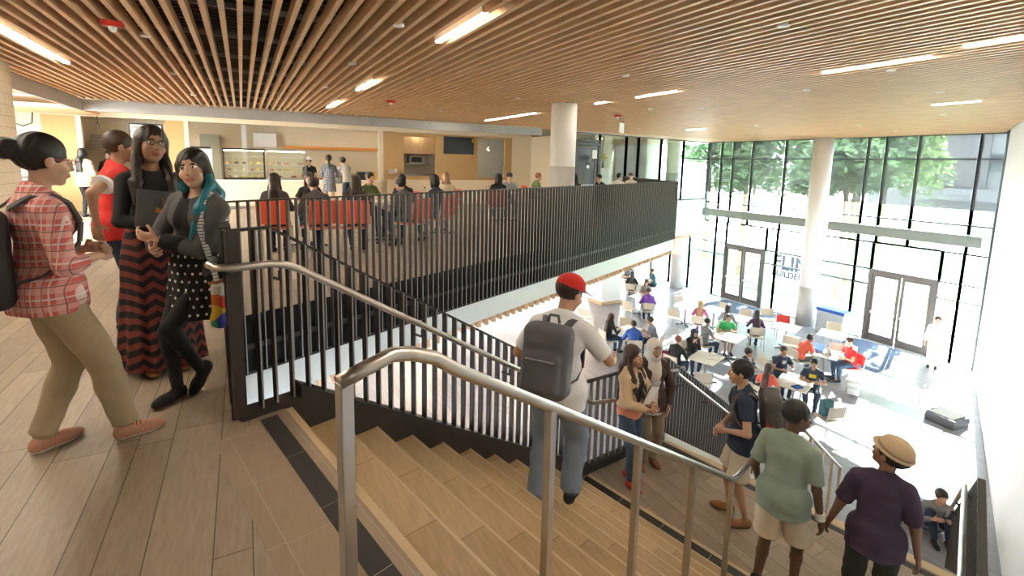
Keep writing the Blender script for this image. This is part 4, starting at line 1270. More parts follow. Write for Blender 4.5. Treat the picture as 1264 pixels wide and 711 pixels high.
    f.ell(H_((0, .022, -.035)), HS * np.array((.056, .066, .074)), Rh, .02)
    f.ell(H_((0, .058, -.092)), HS * np.array((.022, .020, .018)), Rh, .02)
    f.ell(H_((0, .088, -.012)), HS * np.array((.012, .016, .028)), Rh, .010)
    f.ell(H_((0, .099, -.028)), HS * np.array((.015, .013, .011)), Rh, .008)
    for sx in (-1, 1):
        f.ell(H_((sx * .076, -.004, -.005)), HS * np.array((.010, .019, .030)), Rh, .004)
        if fg:
            f.ell(H_((sx * .030, .094, .008)), HS * np.array((.017, .012, .010)), Rh, .008, 's')
            f.ell(H_((sx * .038, .058, -.030)), HS * np.array((.020, .020, .02)), Rh, .02)
    f.ell(H_((0, .083, -.058)), HS * np.array((.023, .012, .008)), Rh, .006)
    f.ell(H_((0, .081, -.066)), HS * np.array((.018, .012, .007)), Rh, .005)
    # hands
    for q in (0, 1):
        d = unit(wr[q] - el[q]); sx = -1 if q == 0 else 1
        pn = np.array(palm[q], float) if palm[q] is not None else Rc @ np.array([-sx, .15, 0.])
        pn = unit(pn - d * (pn @ d)); th = np.cross(d, pn) * (1 if q == 1 else -1)
        def P(x, y, z): return wr[q] + th * x + d * y - pn * z
        Rm = np.stack([th, d, -pn], 1)
        if abs(np.linalg.det(Rm) + 1) < .1: Rm = np.stack([-th, d, -pn], 1)
        f.ell(P(0, .05, 0), (.040, .052, .017), Rm, .012)
        cu = rad(curl[q])
        if res <= .0125:
            for (bx, L) in ((.029, .074), (.010, .083), (-.010, .077), (-.028, .060)):
                p = P(bx, .088, 0); ang = cu * .5; rr = .0088 if res < .008 else .0095
                for j, fr in enumerate((.45, .31, .24)):
                    dv = d * math.cos(ang) + pn * math.sin(ang) + th * bx * 1.5 * (j == 0); n_ = p + unit(dv) * L * fr
                    f.cap(p, n_, rr, rr * .92, .003); p = n_; ang += cu; rr *= .92
            p = P(.028, .022, -.002); t1 = p + unit(th * .8 + d * .65 + pn * .25) * .042; t2 = t1 + unit(th * .25 + d * .95 + pn * (.3 + cu * .5)) * .032
            f.cap(p, t1, .013, .0105, .006); f.cap(t1, t2, .0105, .009, .003)
    mats = [skin(skin_c), M('lip', (skin_c[0] * .85, skin_c[1] * .50, skin_c[2] * .5), .45) if fg else skin(skin_c), hairm(hair[1])]
    def zones(V, Fc):
        c = V[Fc].mean(1); l = (c - hc) @ Rh
        mi = np.zeros(len(Fc), int)
        l = l / HS
        lip = (np.abs(l[:, 0]) < .024) & (l[:, 1] > .074) & (l[:, 2] < -.051) & (l[:, 2] > -.072)
        brow = (np.abs(np.abs(l[:, 0]) - .031) < .018) & (l[:, 1] > .062) & (np.abs(l[:, 2] - .026) < .0045)
        mi[lip] = 1; mi[brow] = 2
        return mi
    body = finish(f, 'body', mats, root, zones if res < .013 else None)
    if res <= .016 and res > .0125 or res > .0125:
        # slender fingers added to the same body mesh
        vs, fs = [], []
        mbh = MB()
        for q in (0, 1):
            d = unit(wr[q] - el[q]); sx = -1 if q == 0 else 1
            pn = np.array(palm[q], float) if palm[q] is not None else Rc @ np.array([-sx, .15, 0.])
            pn = unit(pn - d * (pn @ d)); th = np.cross(d, pn) * (1 if q == 1 else -1); cu = rad(curl[q])
            for (bx, L) in ((.029, .074), (.010, .083), (-.010, .077), (-.028, .060)):
                p0 = wr[q] + th * bx + d * .08; p1 = p0 + unit(d + pn * cu) * L * .5; p2 = p1 + unit(d + pn * cu * 2.5) * L * .5
                mbh.tube([Vector(p0 * s_), Vector(p1 * s_), Vector(p2 * s_)], [.009 * s_, .008 * s_, .006 * s_], 5)
            p0 = wr[q] + th * .025 + d * .02; p1 = p0 + unit(th + d) * .06; mbh.tube([Vector(p0 * s_), Vector(p1 * s_)], [.011 * s_, .008 * s_], 5)
        bm = bmesh.new(); bm.from_mesh(body.data)
        vv = [bm.verts.new(p) for p in mbh.v]
        for q_ in mbh.f:
            try: bm.faces.new([vv[i_] for i_ in q_]).smooth = True
            except ValueError: pass
        bm.to_mesh(body.data); bm.free()
    # eyes
    if res < .013:
        for sx in (-1, 1):
            mb = MB(); mb.ball((0, 0, 0), (.0125, .0125, .0085), 12, 8)
            mb.cur = 1; mb.ball((0, .0062, 0), (.0070, .0070, .0075), 10, 7)
            o = mb.build('eye', [cloth('eye_white', (.75, .72, .68), 0, 5, .3), cloth('eye_dark', (.02, .012, .01), 0, 5, .2)], root, smooth=True)
            o.matrix_local = Matrix.Translation(Vector(H_((sx * .030, .0725, .008)) * s_)) @ Matrix(Rh.tolist()).to_4x4()
    # --- clothes
    hz = None
    if bottom:
        kind, mat = bottom[0], bottom[1]
        f = newf([pel, *hip, *kn, *an, mid], .17)
        if kind in ('trousers', 'jeans', 'shorts', 'leggings', 'loose'):
            g = {'trousers': .016, 'jeans': .010, 'shorts': .030, 'leggings': .004, 'loose': .030}[kind]
            fr = bottom[2] if len(bottom) > 2 else {'shorts': .92}.get(kind, 1.93)
            f.ell(pel + Rp @ np.array([0, -.01, 0]), np.array([.160 * build, .114 * build, .125]) + min(g, .012) * .6, Rp, .03)
            f.ell(pel * .8 + mid * .2 + np.array([0, 0, .02]), np.array([.140 * build, .102 * build, .10]) + min(g, .012) * .4, Rp, .03)
            for q in (0, 1):
                leg(f, q, g, fr)
                if kind in ('trousers', 'loose'):
                    d_ = unit(an[q] - kn[q]); e_ = kn[q] + (an[q] - kn[q]) * .97
                    f.cap(kn[q], e_ + d_ * .05, .068, .060 if kind == 'trousers' else .075, .02, flat=(e_, d_))
            if max(kn[0][2], kn[1][2]) < pel[2] + .10: f.cut(pel + Rp @ np.array([0, 0, .13]), Rp @ np.array([0, 0, 1.]))
            if kind != 'leggings': f.wrinkle(.0035 if fg else .003, 30, az)
        elif kind == 'skirt':
            hem, rh = bottom[2], bottom[3]
            zt = pel[2] + .12; c0 = np.array([pel[0], pel[1], zt]); m_ = np.array([pel[0], pel[1], pel[2] - .05])
            f = Field([pel[0] - .42, pel[1] - .42, hem - .03], [pel[0] + .42, pel[1] + .42, zt + .03], r_)
            X, Y, Z = f.ax[0][:, None, None], f.ax[1][None, :, None], f.ax[2][None, None, :]
            t_ = np.clip((zt - Z) / (zt - hem), 0, 1); th_ = np.arctan2(Y - pel[1], X - pel[0])
            cy = pel[1] + (bottom[4] if len(bottom) > 4 else 0) * t_
            rad_ = .145 + (rh - .145) * np.minimum(1, t_ * 1.0) ** .7 + .012 * t_ * np.sin(9 * th_ + 2 * t_) + .007 * t_ * np.sin(17 * th_)
            rad_ = rad_ + .02 * np.exp(-((t_ - .18) / .2) ** 2)
            d_ = np.sqrt(((X - pel[0])) ** 2 + ((Y - cy) * 1.25) ** 2) - rad_
            f.F = np.maximum(d_, np.maximum(Z - zt, hem - Z)).astype(np.float32)
        o = finish(f, {'skirt': 'skirt', 'shorts': 'shorts', 'leggings': 'leggings'}.get(kind, 'trousers'), mat)
    if top:
        kind, mat = top[0], top[1]
        sl_ = top[2]; hem = top[3] if len(top) > 3 else -.06
        g = {'tee': .014, 'shirt': .016, 'jacket': .026, 'tight': .006, 'hoodie': .026}[kind]
        f = newf([pel, neck, *sh, *el, *wr], .17)
        torso(f, g, True)
        f.ell(pel + Rp @ np.array([0, -.01, .0]), np.array([.165 * build, .118 * build, .125]) + g + (.012 if not bottom or bottom[0] not in ('shorts', 'loose') else .024), Rp, .03)
        if hem < -.06:
            f.cap(pel + Rp @ np.array([0, -.01, 0]), pel + Rp @ np.array([0, 0, hem]), .135 + g, .15 + g, .05)
            if bottom and bottom[0] in ('shorts', 'loose', 'trousers'):
                for q in (0, 1): f.cap(hip[q] + Rp @ np.array([0, 0, .03]), hip[q] + Rp @ np.array([0, 0, hem - .06]), .098 * build + g, .102 * build + g, .05)
        for q in (0, 1):
            arm(f, q, g * .6 + (.002 if kind != 'tight' else 0), sl_)
        f.cut(pel + Rp @ np.array([0, 0, hem]), -(Rp @ np.array([0, 0, 1.])))
        # neckline
        f.ell(neck + Rc @ np.array([0, .035, .075]), (.068, .08, .062) if kind != 'jacket' else (.07, .10, .10), Rc, .004, 's')
        if kind == 'hoodie': f.cap(neck + Rc @ np.array([-.05, -.07, .0]), neck + Rc @ np.array([.05, -.07, .0]), .045, .045, .02)
        if kind in ('shirt', 'jacket'):
            for sx in (-1, 1): f.cap(neck + Rc @ np.array([sx * .055, -.045, .035]), neck + Rc @ np.array([sx * .045, .06, -.01]), .014, .013, .008)
        if kind != 'tight': f.wrinkle(.0035, 34, az * .3 + 1)
        if len(top) > 4:
            def inner(V, Fc):
                c = (V[Fc].mean(1) - mid) @ Rc
                w_ = .035 + .05 * np.clip((.22 - np.abs(c[:, 2])) / .3, 0, 1)
                return ((np.abs(c[:, 0]) < w_) & (c[:, 1] > .03)).astype(int)
            o = finish(f, 'jacket', [mat, top[4]], root, inner)
        else: o = finish(f, {'jacket': 'jacket', 'hoodie': 'hoodie'}.get(kind, 'shirt'), mat)
    # --- shoes
    for q in (0, 1):
        yaw = -rad(footyaw[q]); R_ = rotz(yaw) @ rotx(-rad(footpitch[q]))
        a = an[q]
        def T(x, y, z): return a + R_ @ np.array([x, y - .045, z - .085])
        f = Field(a - .24, a + .24, min(r_, .012))
        f.ell(T(0, .04, .05), (.038, .052, .045), R_, .02)
        f.ell(T(0, .155, .028), (.045, .082, .034), R_, .03)
        f.cap(T(0, .03, .03), T(0, .14, .03), .036, .036, .03)
        kind = shoes[0] if shoes else 'shoe'
        if kind == 'boot': f.cap(T(0, .045, .06), T(0, .035, .14), .044, .042, .02)
        f.cut(T(0, 0, 0), R_ @ np.array([0, 0, -1.]))
        mcol = shoes[1] if shoes else cloth('dark_shoe', (.03, .03, .035))
        sole = shoes[2] if shoes and len(shoes) > 2 else cloth('dark_sole', (.05, .045, .04))
        T0 = T(0, 0, 0); up = R_ @ np.array([0, 0, 1.])
        def zn(V, Fc): return ((V[Fc].mean(1) - T0) @ up < .017).astype(int)
        finish(f, {'boot': 'boot', 'sandal': 'sandal'}.get(kind, 'shoe'), [mcol, sole], root, zn)
    # --- hair and headwear
    hk, hcol = hair[0], hair[1]
    hair_parts(hk, hcol, hair, J, H_, finish, r_, fg)
    if extras: extras(J, H_, finish, r_, newf)
    return root, J

def hair_parts(hk, hcol, hair, J, H_, finish, r_, fg):
    hc, Rh, neck, Rc = J['hc'], J['Rh'], J['neck'], J['Rc']
    if hk == 'bald': return
    lo = hc - .30; hi = hc + .22
    if hk in ('long', 'verylong', 'pony', 'hijab'): lo = hc - np.array([.32, .32, .62])
    f = Field(lo, hi, r_)
    if hk == 'hijab':
        f.ell(H_((0, -.015, .02)), HS * np.array((.093, .112, .112)), Rh, .01)
        f.ell(H_((0, .0, -.07)), HS * np.array((.085, .095, .09)), Rh, .03)
        f.cap(neck + Rc @ np.array([0, .0, .04]), neck + Rc @ np.array([0, .03, -.10]), .10, .125, .03)
        f.ell(neck + Rc @ np.array([0, .075, -.13]), (.13, .055, .12), Rc, .03)
        f.ell(H_((0, .108, -.010)), HS * np.array((.057, .068, .080)), Rh, .006, 's')
        f.wrinkle(.004, 26, 1.3)
        finish(f, 'headscarf', hair[2] if len(hair) > 2 else hairm(hcol)); return
    g = .0
    f.ell(H_((0, -.024, .038)), HS * np.array((.085, .100, .094)), Rh, .01)
    if hk in ('bob', 'long', 'verylong'):
        f.ell(H_((0, -.055, -.03)), HS * np.array((.082, .062, .11)), Rh, .02)
        for sx in (-1, 1): f.cap(H_((sx * .070, .005, .03)), H_((sx * .074, -.005, -.11)), .024, .026, .02)
    if hk in ('long', 'verylong'):
        L = .30 if hk == 'long' else .42
        b = neck + Rc @ np.array([0, -.115, .02]); e = b + Rc @ np.array([0, -.02, -L + .05])
        f.cap(H_((0, -.06, -.05)), b, .072, .070, .03); 
        for sx in (-1, 0, 1): f.cap(b + Rc @ np.array([sx * .035, 0, 0]), e + Rc @ np.array([sx * .05, 0, -.02 * abs(sx)]), .045, .030, .02)
        if len(hair) > 3 or hk == 'verylong':
            for sx in ((-1, 1) if len(hair) < 4 else hair[3]):
                a0 = H_((sx * .078, .0, -.09)); a1 = neck + Rc @ np.array([sx * .095, .095, -.05]); a2 = neck + Rc @ np.array([sx * .09, .150, -.25])
                f.cap(a0, a1, .030, .030, .02); f.cap(a1, a2, .030, .008, .02); f.cap(a1 + np.array([.02 * sx, -.02, 0]), a2 + np.array([.03 * sx, -.02, .05]), .026, .008, .015)
    # clear the face and trim the nape
    if hk in ('short', 'bun', 'pony', 'cap'):
        p = H_((0, 0, -.045)); n = Rh @ np.array([0, .55, -1.])
        f.cut(p, unit(n))
    for zc, ry in ((-.005, .075), (-.06, .085)):
        f.ell(H_((0, .108, zc)), HS * np.array((.060, .068, ry * .86)), Rh, .006, 's')
    if hk in ('short', 'bun', 'pony', 'cap'):
        for sx in (-1, 1): f.ell(H_((sx * .088, .022, -.03)), HS * np.array((.032, .040, .045)), Rh, .005, 's')
    if hk == 'bun': f.ell(H_((0, -.135, .04)), HS * np.array((.05, .045, .05)), Rh, .012)
    if hk == 'topbun': f.ell(H_((0, -.05, .15)), HS * np.array((.04, .04, .04)), Rh, .012)
    if hk == 'pony':
        a0 = H_((0, -.11, .03)); a1 = a0 + np.array([0, -.05, -.08]); a2 = a1 + np.array([0, -.0, -.2])
        f.ell(a0, (.03, .03, .03), None, .01); f.cap(a0, a1, .026, .034, .01); f.cap(a1, a2, .034, .015, .02)
    f.F += (.0020 * np.sin(190 * (f.ax[0][:, None, None] - J['hc'][0]) + 6 * np.sin(11 * f.ax[2][None, None, :]) + 40 * f.ax[1][None, :, None])).astype(np.float32)
    mats = [hairm(hcol)]
    mi = None
    if len(hair) > 2 and hair[2] is not None:
        mats = [hairm(hcol), hairm(hair[2])]
        def mi(V, Fc):
            c = V[Fc].mean(1); l = (c - hc) @ Rh
            return ((l[:, 2] + .3 * np.abs(l[:, 0]) + .02 * np.sin(c[:, 0] * 60)) < -.03).astype(int)
    finish(f, 'hair', mats, J['root'], mi)
# ------------------------------------------------------------------ patterned cloth
def plaid(name, base, c2, c3, f1=14.0, dark=None, axis='xz'):
    m, t, b = nt(name)
    v, x, y, z = coords(t)
    h = math_node(t, 'ADD', x, math_node(t, 'MULTIPLY', y, .9))
    def stripe(c, f, lo, ph=0.0):
        q = math_node(t, 'FRACT', math_node(t, 'ADD', math_node(t, 'MULTIPLY', c, f), ph))
        return math_node(t, 'LESS_THAN', q, lo)
    c = base
    a1 = math_node(t, 'MULTIPLY', stripe(h, f1, .42), .55); a2 = math_node(t, 'MULTIPLY', stripe(z, f1, .42), .55)
    col = mixc(t, a1, c, c2); col = mixc(t, a2, col, c2)
    col = mixc(t, math_node(t, 'MULTIPLY', stripe(h, f1, .10, .35), .75), col, c3); col = mixc(t, math_node(t, 'MULTIPLY', stripe(z, f1, .10, .35), .75), col, c3)
    if dark: col = mixc(t, math_node(t, 'MULTIPLY', stripe(z, f1, .07, .68), .7), col, dark); col = mixc(t, math_node(t, 'MULTIPLY', stripe(h, f1, .07, .68), .7), col, dark)
    t.links.new(col, b.inputs['Base Color']); b.inputs['Roughness'].default_value = .9
    return m
def chevron(name, c1, c2):
    m, t, b = nt(name)
    v, x, y, z = coords(t)
    h = math_node(t, 'ADD', x, math_node(t, 'MULTIPLY', y, .5))
    zig = math_node(t, 'ABSOLUTE', math_node(t, 'SUBTRACT', math_node(t, 'FRACT', math_node(t, 'MULTIPLY', h, 11.0)), .5))
    q = math_node(t, 'FRACT', math_node(t, 'ADD', math_node(t, 'MULTIPLY', z, 13.0), math_node(t, 'MULTIPLY', zig, 1.1)))
    col = mixc(t, math_node(t, 'LESS_THAN', q, .5), c1, c2)
    t.links.new(col, b.inputs['Base Color']); b.inputs['Roughness'].default_value = .9
    return m
def dots(name, base, dot, f=26.0, r=.24):
    m, t, b = nt(name)
    v, x, y, z = coords(t)
    h = math_node(t, 'ADD', x, math_node(t, 'MULTIPLY', y, .6))
    row = math_node(t, 'FLOOR', math_node(t, 'MULTIPLY', z, f))
    sh_ = math_node(t, 'MULTIPLY', math_node(t, 'MODULO', row, 2.0), .5)
    a = math_node(t, 'SUBTRACT', math_node(t, 'FRACT', math_node(t, 'ADD', math_node(t, 'MULTIPLY', h, f), sh_)), .5)
    c = math_node(t, 'SUBTRACT', math_node(t, 'FRACT', math_node(t, 'MULTIPLY', z, f)), .5)
    d = math_node(t, 'SQRT', math_node(t, 'ADD', math_node(t, 'MULTIPLY', a, a), math_node(t, 'MULTIPLY', c, c)))
    t.links.new(mixc(t, math_node(t, 'LESS_THAN', d, r), base, dot), b.inputs['Base Color']); b.inputs['Roughness'].default_value = .9
    return m
def stripes(name, c1, c2, f=20.0, fr=.5):
    m, t, b = nt(name)
    v, x, y, z = coords(t)
    t.links.new(mixc(t, math_node(t, 'LESS_THAN', math_node(t, 'FRACT', math_node(t, 'MULTIPLY', z, f)), fr), c1, c2), b.inputs['Base Color']); b.inputs['Roughness'].default_value = .9
    return m
def patches(name, cols, scale=14.0):
    m, t, b = nt(name)
    v, x, y, z = coords(t)
    vo = t.nodes.new('ShaderNodeTexVoronoi'); vo.inputs['Scale'].default_value = scale; t.links.new(v, vo.inputs['Vector'])
    s_ = t.nodes.new('ShaderNodeSeparateColor'); t.links.new(vo.outputs['Color'], s_.inputs[0])
    r = t.nodes.new('ShaderNodeValToRGB'); r.color_ramp.interpolation = 'CONSTANT'
    while len(r.color_ramp.elements) < len(cols): r.color_ramp.elements.new(.5)
    for i_, c in enumerate(cols): r.color_ramp.elements[i_].position = i_ / len(cols); r.color_ramp.elements[i_].color = (*c, 1)
    t.links.new(s_.outputs[0], r.inputs[0]); t.links.new(r.outputs[0], b.inputs['Base Color']); b.inputs['Roughness'].default_value = .9
    return m

# ------------------------------------------------------------------ things people carry
def worn(J, name, label, cat):
    r = J['root']
    return thing(name, label, cat, tuple(r.location), r.rotation_euler.z)
def put(J, root, name, f, mat, mi=None):
    V, Fc = f.mesh()
    return npmesh(name, V * J['s'], Fc, mat, root, mi)
def mbput(J, root, name, mb, mat):
    mb.v = [tuple(c * J['s'] for c in p) for p in mb.v]
    return mb.build(name, mat, root)
def backpack_on(J, label, col, accent=None, res=.012, size=1.0, strapc=None, dz=0.0, dx=0.0):
    Rc, neck = J['Rc'], J['neck']
    r = worn(J, 'backpack', label, 'backpack')
    c = neck + Rc @ np.array([dx, -.235, -.24 + dz]); h = np.array([.15, .085, .22]) * size
    f = Field(c - .42, c + .42, res)
    f.rbox(c, h, .06, Rc); f.rbox(c + Rc @ np.array([0, -.075 * size, -.07]), np.array([.12, .045, .12]) * size, .035, Rc, .015); f.rbox(c + Rc @ np.array([0, -.04, .15 * size]), np.array([.125, .06, .07]) * size, .05, Rc, .02)
    f.wrinkle(.003, 25, .5)
    put(J, r, 'bag_body', f, col)
    mb = MB(); up = Vector(Rc @ np.array([0, -.16, -.0 + dz]) + neck + Rc @ np.array([dx, 0, 0])); mb.tube([up + Vector((-.04, 0, 0)), up + Vector((-.03, 0, .05)), up + Vector((.03, 0, .05)), up + Vector((.04, 0, 0))], .010, 6)
    mbput(J, r, 'top_handle', mb, strapc or col)
    mb = MB(); a = Vector(c + Rc @ np.array([-.1, -.125 * size, .02])); b = Vector(c + Rc @ np.array([.1, -.125 * size, .02])); mb.tube([a, b], .006, 5)
    mbput(J, r, 'zip', mb, accent or 'grey')
    for sx in (-1, 1):
        pts = [(.07, -.13, -.02), (.10, -.055, .040), (.115, .02, .045), (.125, .085, .0), (.125, .125, -.10), (.135, .11, -.20), (.155, .04, -.30), (.16, -.06, -.36), (.13, -.15, -.38)]
        P_ = [Vector(neck + Rc @ np.array([sx * p[0] + (dx if i_ in (0, 8) else 0), p[1], p[2] - .02])) for i_, p in enumerate(pts)]
        mb = MB()
        for i_ in range(len(P_) - 1):
            out = (P_[i_] + P_[i_ + 1]) / 2 - Vector(neck + Rc @ np.array([sx * .06, 0, -.15]))
            mb.bar(P_[i_], P_[i_ + 1], .05 if i_ < 6 else .022, .012, up=out)
        mbput(J, r, 'strap', mb, strapc or col)
    return r
def loose_bag(name, label, loc, az, col, size=1.0, tilt=0, res=.02, cat='backpack'):
    r = thing(name, label, cat, loc, -rad(az))
    f = Field((-.35, -.35, -.02), (.35, .35, .65), res)
    R_ = rotx(rad(tilt)); c = R_ @ np.array([0, 0, .21 * size])
    c[2] = max(c[2], .21 * size * math.cos(rad(tilt)) + .09 * size * abs(math.sin(rad(tilt))))
    f.rbox(c, np.array([.15, .09, .20]) * size, .06 * size, R_); f.rbox(c + R_ @ np.array([0, -.09, -.06]) * size, np.array([.12, .04, .10]) * size, .03 * size, R_, .02)
    f.cut((0, 0, 0), (0, 0, -1))
    V, Fc = f.mesh(); npmesh('bag_body', V, Fc, col, r)
    mb = MB(); q = Vector(c + R_ @ np.array([0, .03, .19]) * size); mb.tube([q + Vector((-.04, 0, -.01)), q + Vector((-.03, .01, .05)), q + Vector((.03, .01, .05)), q + Vector((.04, 0, -.01))], .009, 5); mb.build('top_handle', col, r)
    return r
def glasses(J, H_, col):
    mb = MB()
    for sx in (-1, 1):
        c = [Vector(H_((sx * .031 + .021 * math.cos(a), .098 - .004 * abs(math.cos(a)), .006 + .016 * math.sin(a)))) for a in np.linspace(0, 2 * PI, 13)]
        mb.tube(c, .0022, 5)
        mb.tube([Vector(H_((sx * .052, .094, .010))), Vector(H_((sx * .076, .06, .010))), Vector(H_((sx * .080, .0, .008)))], .0022, 5)
    mb.tube([Vector(H_((-.010, .099, .010))), Vector(H_((.010, .099, .010)))], .0022, 5)
    mbput(J, J['root'], 'glasses', mb, col)

K = dict(
    khaki=cloth('khaki_cotton', (.42, .34, .22)), black=cloth('black_jersey', (.012, .012, .013)), greyk=cloth('charcoal_knit', (.085, .085, .085)), navy=cloth('navy_cotton', (.022, .035, .065)),
    jean=cloth('blue_denim', (.045, .085, .15), .25, 60), darkjean=cloth('dark_denim', (.02, .035, .065), .25, 60), palejean=cloth('pale_denim', (.20, .26, .36), .2, 60), white=cloth('white_cotton', (.74, .76, .80), .03), cream=cloth('cream_cotton', (.62, .54, .42), .05),
    beige=cloth('beige_knit', (.62, .46, .29)), peach=cloth('peach_cotton', (.75, .30, .20)), brown=cloth('brown_knit', (.06, .035, .028)), sage=cloth('sage_cotton', (.24, .31, .25)), purple=cloth('dark_purple_cotton', (.045, .028, .06)), dkgreen=cloth('dark_olive', (.03, .035, .028)),
    red=cloth('bright_red_cotton', (.62, .025, .02)), coral=cloth('coral_red_cotton', (.75, .13, .08)), grey=cloth('grey_jersey', (.20, .21, .22)), green=cloth('green_cotton', (.03, .33, .10)), violet=cloth('violet_cotton', (.16, .06, .35)), blue=cloth('royal_blue_cotton', (.03, .09, .35)), olive=cloth('olive_green_cotton', (.10, .14, .05)),
    salmon=cloth('salmon_canvas', (.52, .27, .19)), solew=cloth('white_rubber', (.7, .69, .66), .02), blk=cloth('black_canvas', (.015, .015, .016)), leather=cloth('tan_leather', (.28, .12, .05)), redshoe=cloth('red_patterned_canvas', (.6, .06, .03)), scarf=cloth('pale_headscarf', (.66, .62, .58), .03), pack=cloth('black_nylon', (.018, .018, .02), rough=.6), packg=cloth('grey_nylon', (.10, .10, .12), rough=.6), teal=cloth('teal_canvas', (.05, .14, .17)), maroon=cloth('maroon_nylon', (.13, .03, .08)), pinkp=cloth('pink_shirt', (.45, .12, .22)), palebag=cloth('pale_grey_canvas', (.5, .5, .47)))
BLK = (.012, .010, .009); BRN = (.050, .026, .014); DBR = (.025, .015, .010); BLD = (.42, .27, .12)
S1 = (.50, .28, .18); S2 = (.36, .19, .11); S3 = (.60, .37, .26); S4 = (.24, .12, .07); S5 = (.12, .06, .035)

# ------------------------------------------------------------------ the people near the stair head
def ex1(J, H_, finish, r_, newf):
    for q, fy in ((0, -12), (1, 8)):
        R_ = rotz(-rad(fy)); a = J['an'][q]; mb = MB()
        for k in range(5):
            y_ = .075 + .018 * k; z_ = .078 - .007 * k
            mb.tube([Vector(a + R_ @ np.array([-.026, y_ - .045, z_ - .088])), Vector(a + R_ @ np.array([0, y_ - .04, z_ - .074])), Vector(a + R_ @ np.array([.026, y_ - .045, z_ - .088]))], .0035, 5)
        mbput(J, J['root'], 'laces', mb, K['leather'])
    glasses(J, H_, 'red')
    backpack_on(J, 'large black backpack worn by the woman in the red plaid shirt', K['pack'], cloth('yellow_trim', (.6, .42, .03)), .010, 1.12, K['greyk'], dz=-.04)
person('woman with dark hair bun, red glasses, red plaid shirt and khaki trousers, far left', (-.80, 3.10, 0), 62, 1.53, S3, ('bun', BLK), True,
       pel=(.06, -.07, .91), lean=0, head=(-2, 6, 0), hands=((.03, .11, 1.10), (.13, .13, 1.07)), elbow=((-.8, -.6, -.6), (.8, -.6, -.6)), palm=((1, 0, -.3), (-1, 0, -.3)), curl=(50, 50),
       feet=((-.04, -.14, .085), (.17, .17, .085)), footyaw=(-12, 8), top=('shirt', plaid('red_plaid_cotton', (.66, .15, .14), (.80, .52, .48), (.80, .76, .74), 12, (.22, .05, .06)), 1.45, -.10),
       bottom=('trousers', K['khaki']), shoes=('shoe', K['salmon'], K['solew']), res=.0065, extras=ex1)
def ex2(J, H_, finish, r_, newf):
    glasses(J, H_, 'blackp')
    nb = worn(J, 'notebook', 'black illustrated notebook with an orange insect print, held by the woman in black', 'notebook')
    R_ = Matrix.Rotation(rad(-9), 3, 'Y') @ Matrix.Rotation(rad(12), 3, 'X'); c = Vector((-.02, .225, 1.17))
    mb = MB(); mb.box(c, (.29, .022, .235), R=R_); mbput(J, nb, 'pages', mb, 'paper')
    mb = MB(); mb.box(c + R_ @ Vector((0, .015, 0)), (.30, .006, .245), R=R_); mb.box(c + R_ @ Vector((0, -.015, 0)), (.30, .006, .245), R=R_); mbput(J, nb, 'cover', mb, cloth('charcoal_cover', (.085, .085, .09), rough=.5))
    og_ = cloth('orange_print', (.55, .16, .04)); mb = MB()
    for sx in (-1, 1):
        mb.add([c + R_ @ Vector(p) for p in ((0, .0185, -.01), (sx * .045, .0185, .012), (sx * .05, .0185, -.02), (0, .0185, -.035))], [(0, 1, 2, 3)])
        mb.tube([c + R_ @ Vector((0, .019, .0)), c + R_ @ Vector((sx * .012, .019, .05)), c + R_ @ Vector((sx * .02, .019, .075))], .003, 4)
    mb.tube([c + R_ @ Vector((0, .019, .02)), c + R_ @ Vector((0, .019, -.075))], .005, 5); mbput(J, nb, 'insect_print', mb, og_)
    for sx in (-1, 1):
        mb = MB(); mb.ball(H_((sx * .082, .0, -.055)), (.006, .017, .017), 12, 8); mbput(J, J['root'], 'earring', mb, 'steel')
    for q, w in ((1, J['wr'][1]),):
        mb = MB(); d = unit(J['wr'][q] - J['el'][q]); mb.tube([Vector(w - d * .035), Vector(w - d * .02)], .034, 14); mbput(J, J['root'], 'bracelet', mb, K['solew'])
person('woman in black top, chevron maxi skirt and glasses, holding a dark notebook', (-.53, 3.98, 0), 163, 1.62, S2, ('verylong', DBR), True,
       head=(-8, -4, -6), hands=((-.07, .27, 1.03), (.0, .26, 1.06)), elbow=((-1, -.3, -.5), (1, -.3, -.5)), palm=((.3, -.5, .9), (-.2, -.4, .9)), curl=(35, 35),
       top=('tight', K['black'], 1.92, -.05), bottom=('skirt', chevron('chevron_print', (.012, .008, .008), (.15, .028, .022)), .06, .27), shoes=('sandal', K['leather']), res=.0065, extras=ex2)
